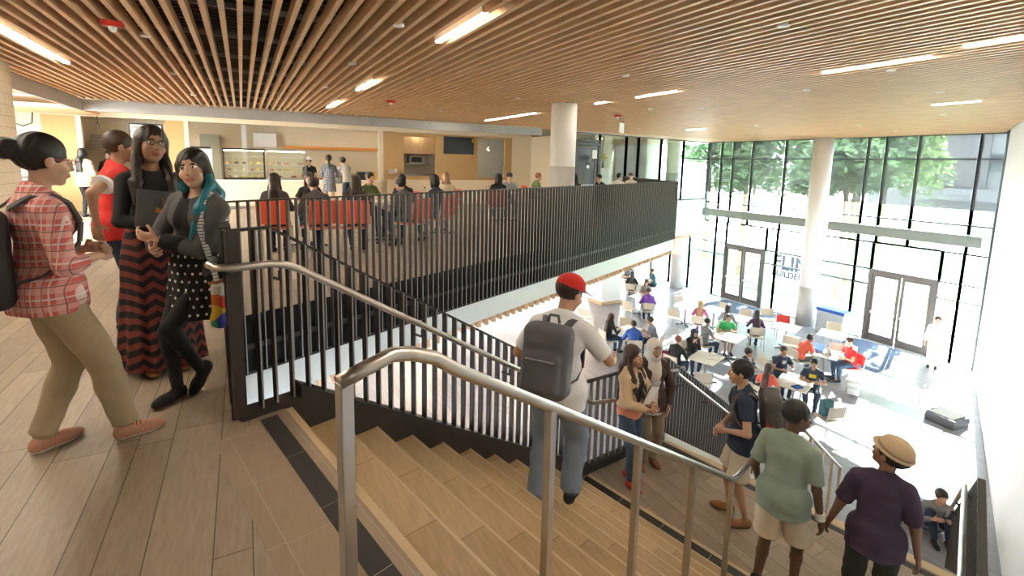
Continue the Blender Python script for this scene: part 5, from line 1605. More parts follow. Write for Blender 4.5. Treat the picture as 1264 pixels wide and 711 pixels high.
def ex3(J, H_, finish, r_, newf):
    bag = worn(J, 'tote_bag', 'white cloth shoulder bag with rainbow patches and a long patterned strap', 'bag')
    neck, pel = J['neck'], J['pel']
    c = np.array([-.345, .0, .70])
    f = Field(c - .3, c + .3, .010)
    f.rbox(c, (.035, .12, .15), .03, rotz(.25)); f.ell(c + np.array([0, 0, -.10]), (.045, .125, .08), None, .02); f.cut(c + np.array([0, 0, .14]), (0, 0, 1))
    rain = [(.62, .58, .5), (.05, .07, .4), (.02, .3, .1), (.6, .05, .03), (.65, .4, .03), (.55, .12, .02)]
    mats = [cloth('bag_cloth', (.62, .58, .50), .02), patches('rainbow_patches', rain[1:], 11)]
    def mi(V, Fc): q = V[Fc].mean(1) - c; return ((q[:, 2] < .02 + .5 * q[:, 1])).astype(int)
    V, Fc = f.mesh(); npmesh('bag_body', V * J['s'], Fc, mats, bag, mi(V, Fc))
    P_ = [c + np.array([0, .05, .13]), np.array([-.31, .07, 1.0]), np.array([-.27, .09, 1.2]), neck + np.array([-.115, .03, .035]), neck + np.array([-.12, -.06, .0]), np.array([-.29, -.12, 1.15]), c + np.array([0, -.06, .13])]
    mb = MB()
    for i_ in range(len(P_) - 1): mb.bar(Vector(P_[i_]), Vector(P_[i_ + 1]), .035, .006, up=(-1, .3, .3))
    mbput(J, bag, 'strap', mb, stripes('strap_print', (.65, .65, .63), (.03, .03, .03), 55, .22))
    mb = MB(); mb.bar(Vector(c + np.array([0, -.1, .14])), Vector(c + np.array([0, .1, .14])), .06, .02); mbput(J, bag, 'bag_trim', mb, K['leather'])
    for q in (0, 1):
        h, k_, a = J['hip'][q], J['kn'][q], J['an'][q]; f = newf([h, k_, a], .12)
        d_ = unit(h - k_); f.cap(k_, k_ + d_ * .36, .054, .074, .01, flat=(k_ + d_ * .24, d_)); f.cap(k_, a, .053, .036, .02); f.cap(k_, k_ + (a - k_) * .35, .053, .051, .02)
        finish(f, 'stocking', K['black'])
person('woman with teal-tipped hair in grey cardigan and polka-dot dress by the guard post', (-.35, 3.46, 0), 222, 1.50, S3, ('verylong', BLK, (.003, .17, .23), (-1,)), True,
       pel=(-.10, -.05, .90), side=-6, head=(-26, -2, 8), hands=((-.02, .17, 1.12), (-.02, .20, 1.07)), elbow=((-1, -.3, -.6), (1, -.5, -.6)), palm=((.6, -.5, .4), (-.6, -.5, .4)), curl=(40, 40),
       feet=((-.055, -.04, .19), (.02, .07, .085)), knee=((.2, 1, 0), (-.1, 1, 0)), footpitch=(52, 0), footyaw=(10, 0),
       top=('jacket', K['greyk'], 1.92, -.05, K['black']), bottom=('skirt', dots('polka_dot_cotton', (.012, .012, .012), (.7, .7, .68), 21, .17), .58, .235), shoes=('shoe', K['blk'], cloth('brown_sole', (.16, .08, .04))), res=.0065, extras=ex3)
def leggings_for(root_name): pass
def redcuff(J, H_, finish, r_, newf):
    for q in (0, 1):
        a, e = J['sh'][q], J['el'][q]; p = a + (e - a) * .52; d = unit(e - a); mb = MB(); mb.tube([Vector(p - d * .015), Vector(p + d * .012)], .083, 16); mbput(J, J['root'], 'cuff', mb, K['white'])
person('man in bright red t-shirt with white cuffs, behind the woman in black', (-.94, 5.1, 0), 80, 1.62, S2, ('short', BRN), False,
       lean=6, head=(0, 4, 0), hands=((-.35, .05, .95), (.33, -.12, .98)), elbow=((-1, -.6, 0), (1, -.8, .1)), top=('tee', K['red'], .55, -.12), bottom=('trousers', K['darkjean']), res=.009, extras=redcuff)
person('woman in pale patterned top and dark leggings standing at the left servery', (-3.25, 14.9, 0), 30, 1.58, S3, ('long', BLK), True,
       hands=((-.12, .25, 1.1), (.12, .25, 1.1)), top=('jacket', plaid('pale_patterned_knit', (.55, .44, .28), (.35, .27, .17), (.65, .56, .4), 9), 1.9, -.15), bottom=('leggings', K['black']), res=.012)
person('servery worker in a dark jacket behind the left counter', (-3.25, 17.4, 0), 190, 1.55, S3, ('short', BLK), False, hands=((-.15, .3, 1.0), (.15, .3, 1.0)), top=('shirt', K['black'], 1.9), bottom=('trousers', K['black']), res=.014)
bxt('servery_cart', 'low grey topped cart beside the left servery opening', 'cart', -4.6, -3.9, 14.6, 15.1, .12, .92, 'grey', [('cart_top', 'blackp', [(-4.65, -3.85, 14.55, 15.15, .92, .96)]), ('caster', 'blackp', [(x_, x_ + .05, y_, y_ + .05, 0, .12) for x_ in (-4.55, -4.0) for y_ in (14.65, 15.0)])])

# ------------------------------------------------------------------ people on the stairs
def cap_ex(col, brimcol):
    def g(J, H_, finish, r_, newf):
        f = Field(J['hc'] - .25, J['hc'] + .25, min(r_, .01))
        f.ell(H_((0, -.018, .045)), HS * np.array((.090, .106, .088)), J['Rh'], .01); f.cut(H_((0, 0, .035)), J['Rh'] @ np.array([0, 0, -1.]))
        o = finish(f, 'cap_crown', col)
        mb = MB(); P_ = []
        for k in range(9):
            a = -PI / 2 * .8 + k * PI * .8 / 8; P_.append((.078 * math.sin(a), .06 + .115 * math.cos(a) ** .8, .036 - .012 * abs(math.sin(a))))
        vs = [Vector(H_(p)) for p in P_] + [Vector(H_((p[0] * .95, .055, .046))) for p in P_]
        vs += [v + Vector((0, 0, .006)) for v in vs]
        n = 9; fs = [tuple(range(n)) + tuple(range(2 * n - 1, n - 1, -1)), tuple(range(3 * n, 4 * n)) + tuple(range(3 * n - 1, 2 * n - 1, -1))]
        fs += [(k, k + 1, 2 * n + k + 1, 2 * n + k) for k in range(n - 1)]
        mb.add(vs, fs); mbput(J, J['root'], 'cap_brim', mb, brimcol)
    return g
def ex7(J, H_, finish, r_, newf):
    cap_ex(K['red'], K['white'])(J, H_, finish, r_, newf)
    backpack_on(J, 'grey backpack worn by the man in the red cap', K['packg'], 'grey', .012, 1.1)
person('man in red cap, white t-shirt and blue jeans going down the upper flight', (1.95, 2.80, -6 * RISE), 55, 1.74, S1, ('short', DBR), False,
       pel=(0, -.02, .91), lean=9, head=(30, 22, 0), hands=((-.24, .18, .92), (.30, .36, 1.02)), elbow=((-1, -1, 0), (.6, -1, -.3)), feet=((-.10, -.10, .085), (.10, .06, .085)),
       knee=((-.1, 1, .1), (.1, 1, .1)), top=('tee', K['white'], .80, -.13), bottom=('loose', K['palejean']), shoes=('shoe', K['blk']), res=.008, extras=ex7, build=1.05)
def ex8(J, H_, finish, r_, newf):
    nb = worn(J, 'tablet_folder', 'pale folder and notebook held by the woman in the beige jacket', 'folder')
    R_ = Matrix.Rotation(rad(-18), 3, 'Y') @ Matrix.Rotation(rad(-14), 3, 'X'); c = Vector((-.06, .235, 1.17))
    mb = MB(); mb.box(c, (.17, .016, .235), R=R_); mbput(J, nb, 'pages', mb, 'paper')
    mb = MB(); mb.box(c + R_ @ Vector((0, -.012, 0)), (.19, .008, .25), R=R_); mbput(J, nb, 'cover', mb, 'blackp')
    neck, mid, Rc = J['neck'], J['mid'], J['Rc']
    f = newf([J['pel'], neck, mid], .2)
    f.ell(J['pel'] + np.array([0, .0, .0]), (.185, .142, .14), None, .03); f.ell(J['pel'] * .5 + mid * .5, (.152, .125, .15), None, .03); f.cut(J['pel'] + np.array([0, 0, -.09]), (0, 0, -1)); f.cut(J['pel'] + np.array([0, 0, .20]), (0, 0, 1))
    finish(f, 'blouse', K['peach'])
person('woman in beige jacket, peach blouse and jeans standing on the landing', (3.54, 3.72, ZL), 166, 1.52, S1, ('verylong', BRN), True,
       head=(0, -3, 4), hands=((-.10, .24, 1.03), (.02, .25, 1.02)), elbow=((-1, -.4, -.4), (1, -.4, -.4)), palm=((.4, -.5, .8), (-.4, -.5, .8)), curl=(45, 45), feet=((-.07, -.03, .085), (.07, .10, .085)), footyaw=(-12, 12),
       top=('jacket', K['beige'], 1.9, .07, K['black']), bottom=('jeans', K['jean']), shoes=('shoe', K['redshoe'], cloth('cork_sole', (.45, .3, .18))), res=.0065, extras=ex8)
def ex9(J, H_, finish, r_, newf):
    neck, mid, pel = J['neck'], J['mid'], J['pel']
    f = newf([pel, neck, mid], .2)
    f.ell(mid, (.125, .135, .25), None, .03); f.cap(pel + np.array([0, .02, .05]), pel + np.array([0, .02, -.22]), .125, .165, .03); f.cut(pel + np.array([0, 0, -.17]), (0, 0, -1)); f.wrinkle(.003, 22, 2)
    finish(f, 'long_blouse', cloth('pale_grey_cotton', (.50, .49, .50)))
person('woman in a pale headscarf, brown cardigan and long grey blouse, standing on the landing', (3.98, 3.86, ZL), 205, 1.48, S1, ('hijab', BRN, K['scarf']), True,
       head=(-4, 0, 0), hands=((-.20, .10, .86), (.17, .16, .95)), elbow=((-1, -.4, 0), (1, -.4, 0)), feet=((-.08, 0, .085), (.08, .06, .085)), footyaw=(-10, 15),
       top=('jacket', K['brown'], 1.92, -.14, cloth('pale_grey_cotton', (.50, .49, .50))), bottom=('trousers', cloth('olive_khaki', (.27, .21, .14))), shoes=('shoe', K['leather']), res=.0065, extras=ex9)
def ex10(J, H_, finish, r_, newf):
    b = backpack_on(J, 'dark grey backpack with a red side panel on the man in navy', cloth('brown_grey_nylon', (.075, .065, .06), rough=.6), 'red', .012, 1.1)
    Rc, neck = J['Rc'], J['neck']
    mb = MB(); c = Vector(neck + Rc @ np.array([-.155, -.20, -.30])); mb.box(c, (.02, .07, .2)); mbput(J, b, 'side_panel', mb, 'red')
person('man in navy t-shirt, cream shorts and sandals with a backpack on the landing', (4.12, 2.76, ZL), 318, 1.60, S1, ('short', BLK), False,
       lean=8, head=(2, 4, 0), hands=((-.14, .20, 1.02), (.02, .24, .98)), elbow=((-.8, -.4, -.7), (.8, -.4, -.7)), palm=((.8, -.2, -.3), (-.8, -.2, -.3)), curl=(55, 55), feet=((-.10, -.06, .085), (.10, .08, .085)), footyaw=(-15, 12),
       top=('tee', K['navy'], .6, -.12), bottom=('shorts', K['cream']), shoes=('sandal', K['leather'], cloth('sandal_sole', (.05, .04, .03))), res=.0075, extras=ex10)
def ex11(J, H_, finish, r_, newf):
    w = J['wr'][1]; d = unit(w - J['el'][1]); mb = MB(); mb.tube([Vector(w - d * .06), Vector(w + d * .0)], .036, 14); mbput(J, J['root'], 'wrist_wrap', mb, K['solew'])
person('man in sage green t-shirt and cream shorts with white wrist wrap, from behind', (3.62, 2.06, ZL), 78, 1.62, S5, ('short', BLK), False,
       lean=5, head=(46, 8, 0), hands=((-.24, .12, .86), (.27, .06, .80)), feet=((-.11, -.10, .085), (.11, .10, .085)), footyaw=(-8, 8),
       top=('tee', K['sage'], .80, -.13), bottom=('shorts', K['cream']), shoes=('boot', K['blk']), res=.0075, extras=ex11, build=.98)
def ex12(J, H_, finish, r_, newf):
    f = Field(J['hc'] - .3, J['hc'] + .3, min(r_, .01)); Rh = J['Rh']
    f.ell(H_((0, -.015, .075)), HS * np.array((.092, .108, .078)), Rh, .01); f.ell(H_((0, -.015, .165)), (.035, .06, .022), Rh, .02, 's')
    f.ell(H_((0, -.005, .050)), HS * np.array((.112, .135, .014)), Rh, .012); f.cut(H_((0, 0, .036)), Rh @ np.array([0, 0, -1.]))
    finish(f, 'hat', cloth('straw_hat', (.50, .38, .24), .12, 60))
    f = Field(J['hc'] - .3, J['hc'] + .3, min(r_, .01)); f.ell(H_((0, -.015, .068)), HS * np.array((.0965, .1125, .062)), Rh, 0); f.cut(H_((0, 0, .082)), Rh @ np.array([0, 0, 1.])); f.cut(H_((0, 0, .062)), Rh @ np.array([0, 0, -1.]))
    finish(f, 'hat_band', cloth('hat_band_cloth', (.30, .22, .14)))
person('man in straw hat and dark purple t-shirt looking up, at the bottom right', (3.86, 1.52, ZL), 62, 1.56, S4, ('short', BLK), False,
       lean=-2, head=(-58, -18, 0), hands=((-.30, .10, .84), (.28, .02, .78)), feet=((-.10, -.05, .085), (.10, .12, .085)), footyaw=(-8, 8),
       top=('tee', K['purple'], .85, -.14), bottom=('trousers', K['dkgreen']), shoes=('shoe', K['blk']), res=.0075, extras=ex12, build=.90)

# ------------------------------------------------------------------ furniture
def chair_proto(kind, colm):
    r = thing('chair', 'chair', 'chair')
    if kind == 'beige':
        f = Field((-.26, -.26, .40), (.26, .26, .48), .02)
        mb = MB(); mb.prism([(-.20, .21), (.20, .21), (.22, -.19), (-.22, -.19)], .43, .455); mb.build('seat', colm, r, bevel=.008)
        mb = MB()
        n = 6; vs = []; fs = []
        for k in range(n + 1):
            x = -.205 + .41 * k / n; yb = -.215 - .02 * (1 - (2 * k / n - 1) ** 2)
            vs += [(x, yb, .53), (x, yb - .035, .80), (x, yb + .014, .53), (x, yb - .021, .80)]
        for k in range(n):
            a = 4 * k; b = a + 4; fs += [(a, a + 1, b + 1, b), (a + 2, b + 2, b + 3, a + 3), (a + 1, a + 3, b + 3, b + 1), (a, b, b + 2, a + 2)]
        fs += [(0, 2, 3, 1), (4 * n, 4 * n + 1, 4 * n + 3, 4 * n + 2)]
        mb.add(vs, fs); mb.build('backrest', colm, r)
        fr = 'steel'
    else:
        mb = MB(); mb.prism([(-.21, .22), (.21, .22), (.23, -.19), (-.23, -.19)], .425, .45); mb.build('seat', colm, r, bevel=.01)
        mb = MB(); mb.bar((0, -.215, .50), (0, -.29, .86), .44, .018, up=(0, -1, 0)); q = mb.build('backrest', colm, r)
        mb = MB()
        for k in range(4): z = .58 + .06 * k; mb.bar((-.15, -.214 - (z - .5) * .21 + .012, z), (.15, -.214 - (z - .5) * .21 + .012, z), .012, .012)
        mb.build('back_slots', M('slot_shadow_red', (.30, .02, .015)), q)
        fr = 'steel'
    for sx in (-1, 1):
        mb = MB(); mb.tube([(sx * .22, .20, 0), (sx * .215, .19, .43)], .011, 6); mb.build('leg', fr, r)
        mb = MB(); mb.tube([(sx * .225, -.24, 0), (sx * .22, -.195, .44), (sx * .218, -.225, .55), (sx * .216, -.26, .80)], .011, 6); mb.build('leg', fr, r)
    mb = MB(); mb.tube([(-.215, .18, .42), (.215, .18, .42), (.22, -.19, .42), (-.22, -.19, .42), (-.215, .17, .42)], .009, 5)
    mb.build('seat_frame', fr, r)
    reg(r)
    return r
protos = {}
def place_chair(x, y, z, az, label, kind='beige', group=None):
    colm = {'beige': 'beige', 'red': 'red', 'redorange': 'redorange'}[kind]
    if kind not in protos: protos[kind] = c = chair_proto('beige' if kind in ('beige', 'red') else 'red', colm)
    else: c = copy_tree(protos[kind])
    c.location = (x, y, z); c.rotation_euler = (0, 0, -rad(az))
    tag(c, label, 'chair', group or {'beige': 'beige chairs on the ground floor', 'red': 'red chairs on the ground floor', 'redorange': 'red chairs in the upper cafe'}[kind])
    return c
tproto = None
def place_table(x, y, z, label, rz=18, group='pale tables on the ground floor'):
    global tproto
    if tproto is None:
        tproto = r = thing('table', 'table', 'table')
        mb = MB(); mb.box((0, 0, .725), (.86, .72, .03)); mb.build('table_top', 'tablew', r, bevel=.004)
        mb = MB(); mb.tube([(0, 0, .04), (0, 0, .71)], .032, 12); mb.build('pedestal', 'grey', r)
        mb = MB()
        for k in range(4): a_ = PI / 4 + k * PI / 2; mb.bar((0, 0, .035), (.34 * math.cos(a_), .34 * math.sin(a_), .02), .05, .03)
        mb.build('cross_base', 'blackp', r)
        reg(r)
    else: r = copy_tree(tproto)
    r.location = (x, y, z); r.rotation_euler = (0, 0, rad(rz)); tag(r, label, 'table', group)
    return r
ZT = ZF + .741
TB = {'T1': (15.75, 16.64, 'pale table beside the white pier with three people in dark clothes around it'), 'T2': (13.95, 14.35, 'pale table where the person in violet sits'),
      'T3': (10.62, 11.35, 'pale table where the long-haired woman and two boys sit'), 'T4': (14.52, 12.6, 'empty pale table left of the blond person'),
      'T5': (11.0, 8.72, 'pale table with papers between the woman in black and the dark headscarf'), 'T6': (13.05, 9.55, 'pale table in front of the person in green'),
      'T7': (15.0, 10.75, 'small pale table behind the person in green'), 'T8': (15.65, 9.35, 'empty pale table with a red chair behind it'),
      'T9': (16.35, 8.30, 'empty pale table nearest the right-hand mat'), 'T10': (14.45, 7.45, 'pale table with the laptop, by the man in red'),
      'T11': (11.65, 6.65, 'pale table in front of the girl in coral with books spread out'), 'T12': (15.1, 11.8, 'pale table right of the blond person')}
for k_, (x, y, lab) in TB.items(): place_table(x, y, ZF, lab)
def aim(x, y, tx, ty): return math.degrees(math.atan2(tx - x, ty - y))
for (x, y, az, lab, kd) in (
    (15.55, 17.65, 200, 'pale chair behind the table beside the white pier', 'beige'), (15.2, 15.95, 10, 'beige chair with its back to us in front of the pier table', 'beige'), (12.95, 13.95, 72, 'empty beige chair left of the table of the person in violet', 'beige'),
    (10.78, 13.84, 72, 'lone beige chair at the left behind the man in the red cap', 'beige'), (11.15, 12.05, 205, 'pale empty chair at the far side of the long-haired woman\'s table', 'beige'),
    (13.75, 12.35, 72, 'empty beige chair left of the empty table by the blond person', 'beige'), (15.1, 13.35, 200, 'empty beige chair behind the empty table by the blond person', 'beige'),
    (15.85, 12.0, 252, 'empty beige chair right of the blond person\'s table', 'beige'), (15.85, 11.1, 252, 'empty beige chair behind the person in green', 'beige'), (16.75, 10.75, 225, 'empty beige chair farthest behind the woman in purple', 'beige'),
    (14.95, 8.75, 60, 'empty beige chair in front of the empty table with the red chair', 'beige'), (16.45, 9.95, 230, 'empty red chair behind an empty pale table', 'red'), (17.25, 8.75, 252, 'empty pale chair right of the table nearest the mat', 'beige'),
    (15.6, 7.85, 40, 'empty beige chair between the laptop table and the table nearest the mat', 'beige'), (10.15, 8.15, 40, 'empty beige chair just beyond the landing guard', 'beige'), (15.35, 7.35, 255, 'beige chair behind the person in red with the laptop', 'beige'),
    (11.25, 5.6, 20, 'pale chair with a teal bag on it, near the bottom of the stairs', 'beige'), (12.2, 8.1, 300, 'beige chair behind the man in the dark blue shirt', 'beige')):
    place_chair(x, y, ZF, az, lab, kd)
def sitter(x, y, tx, ty, label, topk, topm, hair, skin_c=S1, fem=False, H=1.62, bottom=None, lean=12, z=ZF, chair='beige', head=(0, 8, 0), chlabel=None, res=.016, hz=.80, seat=.455, hands=None, sleeve=None, off=.10, extras=None, group='people seated on the ground floor', az=None, shoes=None):
    a = az if az is not None else aim(x, y, tx, ty)
    fx, fy = math.sin(rad(a)), math.cos(rad(a))
    bx, by = x - fx * off, y - fy * off
    sl = sleeve if sleeve is not None else {'tee': .6, 'hoodie': 1.9, 'shirt': 1.9, 'jacket': 1.9, 'tight': 1.9}[topk]
    r, J = person(label, (bx, by, z), a, H, skin_c, hair, fem, seat=seat + .012, lean=lean, head=head,
           hands=hands or ((-.14, .36, hz), (.14, .36, hz)), elbow=((-.8, -.5, -.8), (.8, -.5, -.8)), feet=((-.10, .36, .085), (.10, .40, .085)), knee=((-.1, .3, 1), (.1, .3, 1)),
           top=(topk, topm, sl, -.04), bottom=bottom or ('jeans', K['darkjean']), res=res, shoes=shoes or ('shoe', K['blk']), extras=extras, group=group)
    if chair: place_chair(bx, by, z, a, chlabel, chair)
    return r, J
s0 = sitter
def T(k): return TB[k][0], TB[k][1]
s0(15.05, 16.15, *T('T1'), 'person in black with back to us at the table beside the white pier', 'shirt', K['black'], ('long', DBR), fem=True, chlabel='beige chair of the person in black at the pier table')
s0(16.35, 16.25, *T('T1'), 'person in a blue shirt at the right of the pier table', 'tee', K['teal'], ('short', BRN), chlabel='beige chair of the person in the blue shirt at the pier table')
person('person in navy standing and bending over the table beside the pier', (16.35, 17.75, ZF), 215, 1.62, S1, ('short', BLK), lean=28, hands=((-.15, .5, .85), (.15, .5, .85)), top=('tee', K['navy'], .6), bottom=('jeans', K['darkjean']), res=.016)
s0(15.95, 17.35, *T('T1'), 'person in grey blue behind the pier table', 'tee', K['grey'], ('short', BLK), chlabel='beige chair of the person in grey blue at the pier table')
s0(13.5, 13.55, *T('T2'), 'person in a violet top with back to us', 'hoodie', K['violet'], ('short', BRN), az=40, lean=18, chlabel='beige chair of the person in violet')
s0(14.5, 14.7, *T('T2'), 'long-haired person facing the one in violet across the table', 'tee', K['grey'], ('long', BRN), fem=True, az=215, lean=16, chlabel='beige chair of the long-haired person opposite violet')
s0(10.05, 11.6, *T('T3'), 'woman with very long brown hair sitting side-on, beside a maroon backpack', 'tight', K['black'], ('verylong', BRN), fem=True, az=95, bottom=('jeans', K['jean']), lean=8, chlabel='beige chair of the very long-haired woman')
s0(10.2, 10.75, *T('T3'), 'boy in a royal blue hoodie leaning on the table', 'hoodie', K['blue'], ('short', BRN), az=35, lean=24, chlabel='pale chair of the boy in the blue hoodie')
s0(11.0, 10.8, *T('T3'), 'boy in a grey t-shirt at the right of the long-haired woman\'s table', 'tee', K['grey'], ('short', BRN), az=330, lean=20, chlabel='pale chair of the boy in the grey t-shirt')
s0(10.4, 9.2, *T('T5'), 'red-haired person in black with back to us, in front of the dark headscarf', 'shirt', K['black'], ('short', (.22, .07, .03)), az=80, lean=10, chlabel='beige chair of the red-haired person in black')
s0(11.3, 9.45, *T('T5'), 'woman in a dark patterned headscarf resting her chin on her hands', 'shirt', K['black'], ('hijab', BLK, cloth('dark_scarf', (.03, .035, .045))), S3, fem=True, az=205, hands=((-.03, .26, .98), (.05, .26, .98)), lean=14, chlabel='chair of the woman in the dark headscarf')
s0(14.0, 11.5, *T('T12'), 'blond person in a pink top with back to us', 'shirt', K['pinkp'], ('long', BLD), S3, fem=True, az=60, bottom=('jeans', K['violet']), chlabel='beige chair of the blond person in pink')
def hangpack(J, H_, finish, r_, newf): pass
s0(12.5, 9.95, *T('T6'), 'person in grey with back to us at the table of the boy in green', 'tee', K['grey'], ('short', BLK), S2, az=100, lean=8, chlabel='beige chair of the person in grey, facing the boy in green')
s0(13.55, 10.05, *T('T6'), 'boy in a bright green t-shirt leaning on the table', 'tee', K['green'], ('short', BLK), S2, az=215, lean=18, bottom=('shorts', K['black']), chlabel='chair of the boy in bright green')
s0(14.4, 10.7, *T('T7'), 'dark-haired person in grey behind the boy in green', 'shirt', K['grey'], ('long', BLK), fem=True, az=60, chlabel='chair of the dark-haired person behind the boy in green')
s0(14.75, 9.85, *T('T8'), 'long-haired woman in a dark purple top with back to us, sitting alone', 'tight', cloth('plum_jersey', (.10, .035, .10)), ('long', DBR), fem=True, az=45, lean=8, chlabel='beige chair of the woman in dark purple')
s0(14.05, 7.85, 14.5, 7.4, 'man in a coral red t-shirt bending over the laptop table', 'tee', K['coral'], ('short', BLK), S2, az=110, lean=38, bottom=('trousers', cloth('grey_green_twill', (.09, .11, .09))), chlabel='beige chair of the man in coral red')
s0(14.75, 7.0, *T('T10'), 'person in red t-shirt and blue jeans sitting at the laptop', 'tee', K['red'], ('short', BRN), S3, az=300, lean=10, bottom=('jeans', K['jean']), chair='red', chlabel='red chair of the person in the red t-shirt at the laptop')
s0(11.35, 7.75, 12.0, 7.0, 'man in a dark blue shirt with his hand to his chin', 'shirt', K['navy'], ('short', BLK), S2, az=135, hands=((-.10, .30, .80), (.04, .26, 1.0)), lean=14, chlabel='pale chair of the man with his hand to his chin')
def print_tee(colm, w=.10, h=.09):
    def g(J, H_, finish, r_, newf):
        Rc = J['Rc']; c = J['neck'] * .62 + J['mid'] * .38 + Rc @ np.array([0, .128, -.02]); mb = MB(); x_ = Vector(Rc @ np.array([w / 2, 0, 0])); z_ = Vector(Rc @ np.array([0, 0, h / 2])); y_ = Vector(Rc @ np.array([0, .012, 0])); c = Vector(c)
        P_ = [c - x_ - z_, c + x_ - z_, c + x_ + z_, c - x_ + z_]; mb.add(P_ + [p + y_ for p in P_], [(3, 2, 1, 0), (4, 5, 6, 7), (0, 1, 5, 4), (1, 2, 6, 5), (2, 3, 7, 6), (3, 0, 4, 7)]); mbput(J, J['root'], 'shirt_print', mb, colm)
    return g
s0(12.3, 7.35, *T('T11'), 'man in a navy t-shirt with a pale square print, facing us', 'tee', K['navy'], ('short', BLK), S2, az=212, lean=4, extras=print_tee(K['palebag']), chlabel='chair of the man with the square shirt print')
s0(12.25, 6.55, *T('T11'), 'young man in a navy t-shirt with a yellow print leaning on the books', 'tee', K['navy'], ('short', BLK), S2, az=240, lean=16, extras=print_tee(cloth('yellow_print', (.7, .5, .03)), .16, .10), chlabel='chair of the young man with the yellow print')
s0(10.9, 6.85, *T('T11'), 'long-haired girl in a coral top with back to us at the book table', 'tee', K['coral'], ('long', BRN), fem=True, az=75, lean=10, chlabel='beige chair of the girl in coral')
# bags and things on tables
loose_bag('backpack', 'maroon backpack on the floor beside the very long-haired woman', (9.85, 11.95, ZF), 100, K['maroon'], tilt=14)
loose_bag('backpack', 'black backpack on the floor in front of the boy in the blue hoodie', (10.0, 10.15, ZF), 30, K['pack'], tilt=10)
loose_bag('backpack', 'dark red backpack standing by the red-haired person\'s chair', (11.0, 10.15, ZF), 60, cloth('dark_red_nylon', (.2, .03, .05)))
loose_bag('backpack', 'pale grey backpack on the floor below the person in the red t-shirt', (14.0, 6.45, ZF), 60, K['palebag'], 1.1, 12)
loose_bag('gym_bag', 'black bag lying on the floor between two chairs beside the woman in dark purple', (15.2, 9.25 - .55, ZF), 0, K['pack'], .85, 80, cat='bag').location = (14.35, 8.9, ZF)
loose_bag('backpack', 'black and pink backpack hanging behind the person in grey facing green', (12.75, 10.6, ZF), 90, cloth('black_pink_nylon', (.05, .02, .04)))
loose_bag('backpack', 'teal canvas bag resting on the chair near the bottom of the stairs', (11.25, 5.65, ZF + .456), 20, K['teal'], .95)
def laptop(x, y, z, az, label):
    r = thing('laptop', label, 'laptop', (x, y, z), -rad(az))
    mb = MB(); mb.box((0, 0, .009), (.33, .23, .016)); mb.build('base', 'grey', r)
    mb = MB(); mb.box((0, .13, .115), (.33, .012, .21), R=Matrix.Rotation(rad(-14), 3, 'X')); q = mb.build('lid', 'grey', r)
    mb = MB(); mb.box((0, .1225, .115), (.30, .002, .18), R=Matrix.Rotation(rad(-14), 3, 'X')); mb.build('screen', EM('laptop_screen', (.05, .12, .5), 1.2), q)
laptop(14.5, 7.3, ZT, 300, 'open laptop with a blue screen in front of the person in the red t-shirt')
laptop(14.3, 7.65, ZT, 100, 'grey laptop in front of the man in coral red')
def flat(x, y, z, az, w, d, h, label, mat, name='book', cat='book', group=None):
    mb = MB(); mb.box((0, 0, h / 2), (w, d, h)); o = mb.build(name, mat); o.location = (x, y, z); o.rotation_euler = (0, 0, -rad(az)); tag(o, label, cat, group)
flat(11.6, 6.75, ZT, 30, .42, .30, .012, 'open book in front of the man with the square shirt print', 'paper')
flat(11.8, 6.45, ZT, 60, .30, .22, .02, 'open book under the young man with the yellow print', 'paper')
flat(11.45, 6.45, ZT, 10, .22, .16, .03, 'small blue book on the book table', K['blue'])
flat(11.1, 8.6, ZT, 40, .3, .21, .01, 'papers on the table of the woman in the dark headscarf', 'paper', 'papers', 'papers')
flat(11.3, 8.75, ZT, 80, .16, .12, .06, 'crumpled white wrapper on the table of the dark headscarf', 'paper', 'wrapper', 'wrapper')
flat(10.75, 11.3, ZT, 80, .3, .21, .012, 'papers between the two boys', 'paper', 'papers', 'papers')
flat(13.1, 9.6, ZT, 20, .3, .21, .012, 'papers in front of the boy in green', 'paper', 'papers', 'papers')
flat(15.2, 11.85, ZT, 20, .3, .21, .012, 'papers in front of the blond person', 'paper', 'papers', 'papers')

# ------------------------------------------------------------------ upper cafe
UC = 'pale tables in the upper cafe'; UG = 'people seated in the upper cafe'
for (x, y, lab) in ((.9, 8.85, 'upper cafe table at the left, behind the guard'), (2.15, 8.95, 'upper cafe table of the people in green and black'), (3.45, 9.45, 'upper cafe table of the blond person'), (5.75, 11.0, 'upper cafe table of the person in the dark cap'), (8.7, 11.6, 'upper cafe table right of the round column'), (11.3, 12.7, 'upper cafe table farthest right')):
    place_table(x, y, 0, lab, 25, UC)
def cafe(x, y, tx, ty, label, *a, **k):
    k.setdefault('z', 0); k.setdefault('H', 1.5); k.setdefault('seat', .45); k.setdefault('chair', 'redorange'); k['group'] = UG; k.setdefault('res', .013)
    k.setdefault('chlabel', 'red chair of the ' + label.split(',')[0])
    return sitter(x, y, tx, ty, label, *a, **k)
cafe(.42, 8.25, .9, 8.9, 'woman with very long dark hair with back to us, leftmost at the cafe tables', 'shirt', K['greyk'], ('verylong', DBR), S1, True, az=10, lean=4)
cafe(.98, 8.05, .9, 8.9, 'man in a dark grey sweater leaning over the left cafe table', 'shirt', K['greyk'], ('short', BLK), S1, az=350, lean=30)
cafe(1.05, 9.55, .9, 8.9, 'woman in black facing us at the left cafe table', 'tee', K['black'], ('bob', DBR), S1, True, az=190, lean=14)
cafe(1.55, 7.95, 2.1, 8.9, 'woman with long brown hair, back to us, in the middle of the cafe row', 'shirt', K['brown'], ('verylong', BRN), S1, True, az=15, lean=4)
cafe(2.2, 9.75, 2.15, 8.95, 'man in a green shirt in profile at the cafe', 'tee', K['olive'], ('short', BLK), S1, az=150, lean=4)
